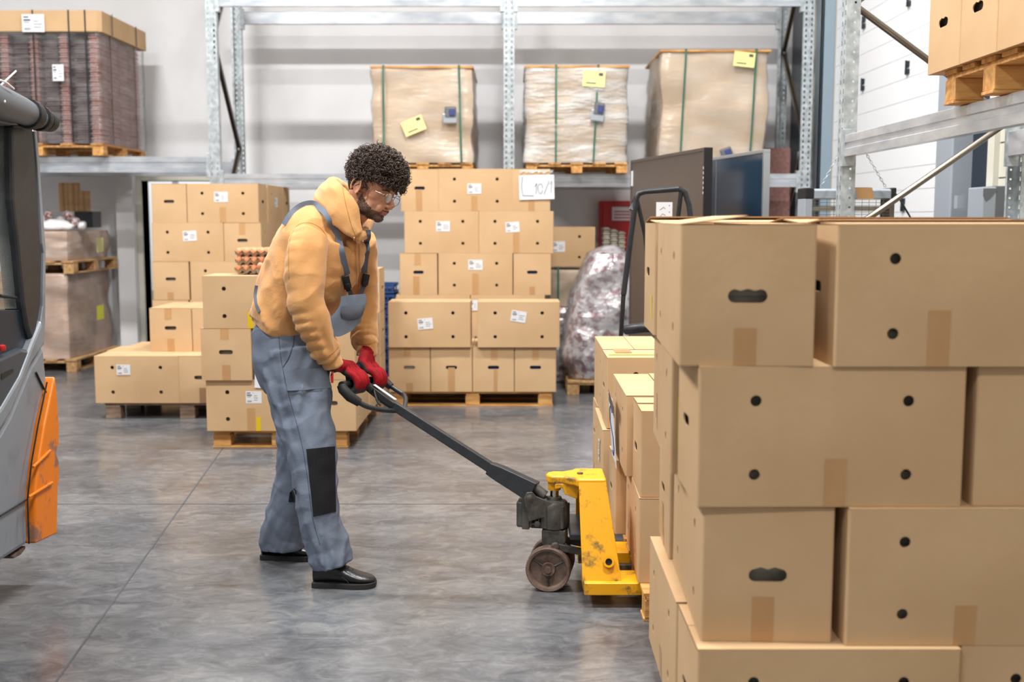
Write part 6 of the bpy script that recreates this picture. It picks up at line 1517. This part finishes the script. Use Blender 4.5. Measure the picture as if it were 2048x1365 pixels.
# seams on hoodie
def seam(name, pts, bvs, m, r_=.0014, off=.0006, par=None, k=10):
    Q = [onto(p[0],p[1],bvs,4.4,off) for p in interp(pts, k*len(pts))]; mb = MB(); mb.tube(Q, r_, 6); return MW(mb, name, m, par)
mat('hoodie_seam', (168,118,54), .9)
seam('sleeve_seam', [(578,560),(577,520),(580,480),(594,452),(618,446),(640,456),(655,475)], [bvh_], 'hoodie_seam', .0012, 0)
seam('hood_edge', [(712,472),(704,455),(697,430),(690,402),(685,375)], [bvh_], 'hoodie_seam', .0012, 0)
seam('cuff_seam', [(636,719),(650,716),(664,707),(676,695)], [bvh_], 'hoodie_seam', .0016, 0); seam('cuff_seam', [(712,688),(724,690),(738,689),(751,684)], [bvh_], 'hoodie_seam', .0016, 0)
# trouser details
seam('side_seam', [(557,662),(560,700),(566,740),(580,800),(594,850),(606,900),(614,950),(620,1000),(626,1040),(640,1090)], [bvt], 'stitch', .0013, 0)
seam('pocket_edge', [(588,672),(586,690),(578,715),(566,735)], [bvt], 'stitch', .0016, .001)
patch('thigh_pocket', [(568,742),(650,735),(662,776),(575,783)], 'work_grey', [bvt], 4.3, .004, 12, 8, .003)
seam('pocket_hem', [(573,782),(610,781),(645,778)], [bvt], 'stitch', .0014, .006)
patch('knee_patch', [(613,899),(669,893),(671,1024),(627,1034)], 'knee_black', [bvt], 4.3, .003, 10, 16, .003, smooth=1)
patch('knee_patch', [(580,985),(592,975),(594,1006),(577,1004)], 'knee_black', [bvt], 4.6, .003, 4, 5, .003, smooth=1)
patch('red_tag', [(660,744),(667,743),(667,766),(662,767)], 'red_paint', [bvt], 4.36, .006, 2, 3, .002, smooth=0)
# waist strap at the back
strip('back_strap', [(516,572),(513,592),(516,612),(521,624)], .02, 'work_dark', [bvh_], 4.55, .002)
# undershirt at the throat
mb = MB(); mb.tube([at(706,440,4.45), at(712,455,4.46), at(716,470,4.46)], [.03,.026,.012], 12); MW(mb, 'undershirt', 'tee_dark')
# ---- gloves
for nm_, Cc, wr_, mi in (('n',CN,WN,1),('f',CF,WF,-1)):
    mb = MB(); hand(mb, Cc, bdir, wr_, mi, .0022)
    up_ = (wr_-Cc).normalized(); back = at(wr_.x*0+ (wr_.x), 0, 1) if False else None
    armdir = (at(645,685,4.36)-WN).normalized() if nm_ == 'n' else (at(731,665,4.73)-WF).normalized()
    mb.tube([wr_-armdir*.02, wr_, wr_+armdir*.035], [.031,.031,.031], 18)
    def gm(c, n, Cc=Cc, wr_=wr_):
        b = bdir; tw = wr_-Cc; tw = (tw-b*tw.dot(b)).normalized(); e1 = tw.cross(b); e1 = e1 if e1.x > 0 else -e1
        d = c-Cc; a, h = d.dot(e1), d.dot(tw)
        if h > .085: return 0
        return 1 if ((a < .010-.30*max(0,h-.01)) or (h < -.02 and a < .034) or (n.dot(b) < -.25 and a < .034-.35*max(0,h-.005))) else 0
    remesh('glove', mb, ['glove_red','glove_grey'], .0028, 4, .5, matfn=gm)
# ---- shoes
def shoe(name, heel, toe, Yc, width=.098, lift=0.):
    a = at(*heel, Yc); b = at(*toe, Yc-.01); a.z = b.z = 0; L_ = (b-a).length; d = (b-a).normalized(); s = Vector((0,0,1)).cross(d)
    M = Matrix(((d.x,s.x,0,a.x),(d.y,s.y,0,a.y),(0,0,1,0),(0,0,0,1)))
    mb = MB(); n = 26; m_ = 20; vs = []
    prof = [(0,.030,.045,.085),(.05,.036,.062,.1),(.25,.037,.07,.11),(.40,.040,.07,.098),(.55,.046,.062,.076),(.72,.049,.052,.056),(.86,.044,.044,.046),(.95,.032,.038,.038),(1.,.012,.028,.03)]
    rows = interp(prof, n)
    for r_ in rows:
        x = r_[0]*L_; w_ = r_[1]*width/.098; top = r_[3]
        for k in range(m_):
            th = 2*PI*k/m_; c, s_ = math.cos(th), math.sin(th); y = w_*abs(c)**.8*(1 if c > 0 else -1); z = .018+(top-.018)*.5*(1+abs(s_)**.75*(1 if s_ > 0 else -1))
            vs.append(M@Vector((x,y*(1 if s_ < .3 else 1-.25*(s_-.3)),z)))
    mb.add(vs, [(i*m_+k, i*m_+(k+1) % m_, (i+1)*m_+(k+1) % m_, (i+1)*m_+k) for i in range(n) for k in range(m_)]+[tuple(range(m_-1,-1,-1)), tuple(range(n*m_,(n+1)*m_))])
    up_, _ = remesh(name, mb, 'shoe_black', .004, 3)
    o2 = []; 
    for i in range(25): q = i/24; r_ = interp(prof, 24)[i]; o2.append((r_[0]*L_*1.015-.003, r_[1]*width/.098+.005))
    poly = [M@Vector((x,y,0)) for x, y in o2]+[M@Vector((x,-y,0)) for x, y in reversed(o2)]
    mb = MB(); mb.prism([(p.x,p.y) for p in poly], .0, .022, 'z'); MW(mb, 'shoe_sole', 'sole', up_, smooth=False, bevel=.003)
    hp = [M@Vector((x,y,0)) for x, y in o2 if x < L_*.3]; 
    mb = MB()
    for i in range(4):
        x = L_*(.40+.07*i); z = .094-.010*i; mb.tube([M@Vector((x,.026,z-.008)), M@Vector((x+.006,0,z+.004)), M@Vector((x,-.026,z-.008))], .0024, 6)
    MW(mb, 'shoelaces', 'black_rubber', up_)
    mb = MB(); mb.tube([M@Vector((L_*.38,-.040,.052)), M@Vector((L_*.5,-.046,.048)), M@Vector((L_*.56,-.044,.035)), M@Vector((L_*.6,-.047,.024))], .0016, 6); MW(mb, 'shoe_seam', 'sole', up_)
    return up_
shoe('shoe', (628,1160), (752,1170), 4.345)
shoe('shoe', (525,1112), (640,1112), 4.71)
# ================================================================ LIGHT
def lamp(x, y, z, sx, sy, e, rot=(0,0,0), col=(1,.98,.95)):
    l = bpy.data.lights.new('ceiling_or_added_lamp','AREA'); l.shape = 'RECTANGLE'; l.size = sx; l.size_y = sy; l.energy = e; l.color = col
    o = bpy.data.objects.new('ceiling_or_added_lamp', l); C.objects.link(o); o.location = (x,y,z); o.rotation_euler = rot; return o
for x in (-3.6,.4):
    for y, e in ((-1.6,150),(2.6,330),(6.8,345)):
        lamp(x, y, 6.2, 1.3, .3, e)
lamp(-4.5, YB+2.2, 3.2, 1.2, .6, 90); lamp(-1.5, YB+2.2, 3.2, 1.2, .6, 40)  # unseen lamps added below the ceiling to brighten the room beyond the doorway
w = bpy.data.worlds.new('world'); bpy.context.scene.world = w; w.use_nodes = True
w.node_tree.nodes['Background'].inputs[0].default_value = (.8,.88,1,1); w.node_tree.nodes['Background'].inputs[1].default_value = .3
sc = bpy.context.scene
sc.view_settings.view_transform = 'Standard'; sc.view_settings.look = 'None'; sc.view_settings.gamma = 1; sc.view_settings.use_curve_mapping = False
sc.view_settings.exposure = 0.0
sc.cycles.max_bounces = 8; sc.cycles.diffuse_bounces = 4; sc.cycles.transparent_max_bounces = 16
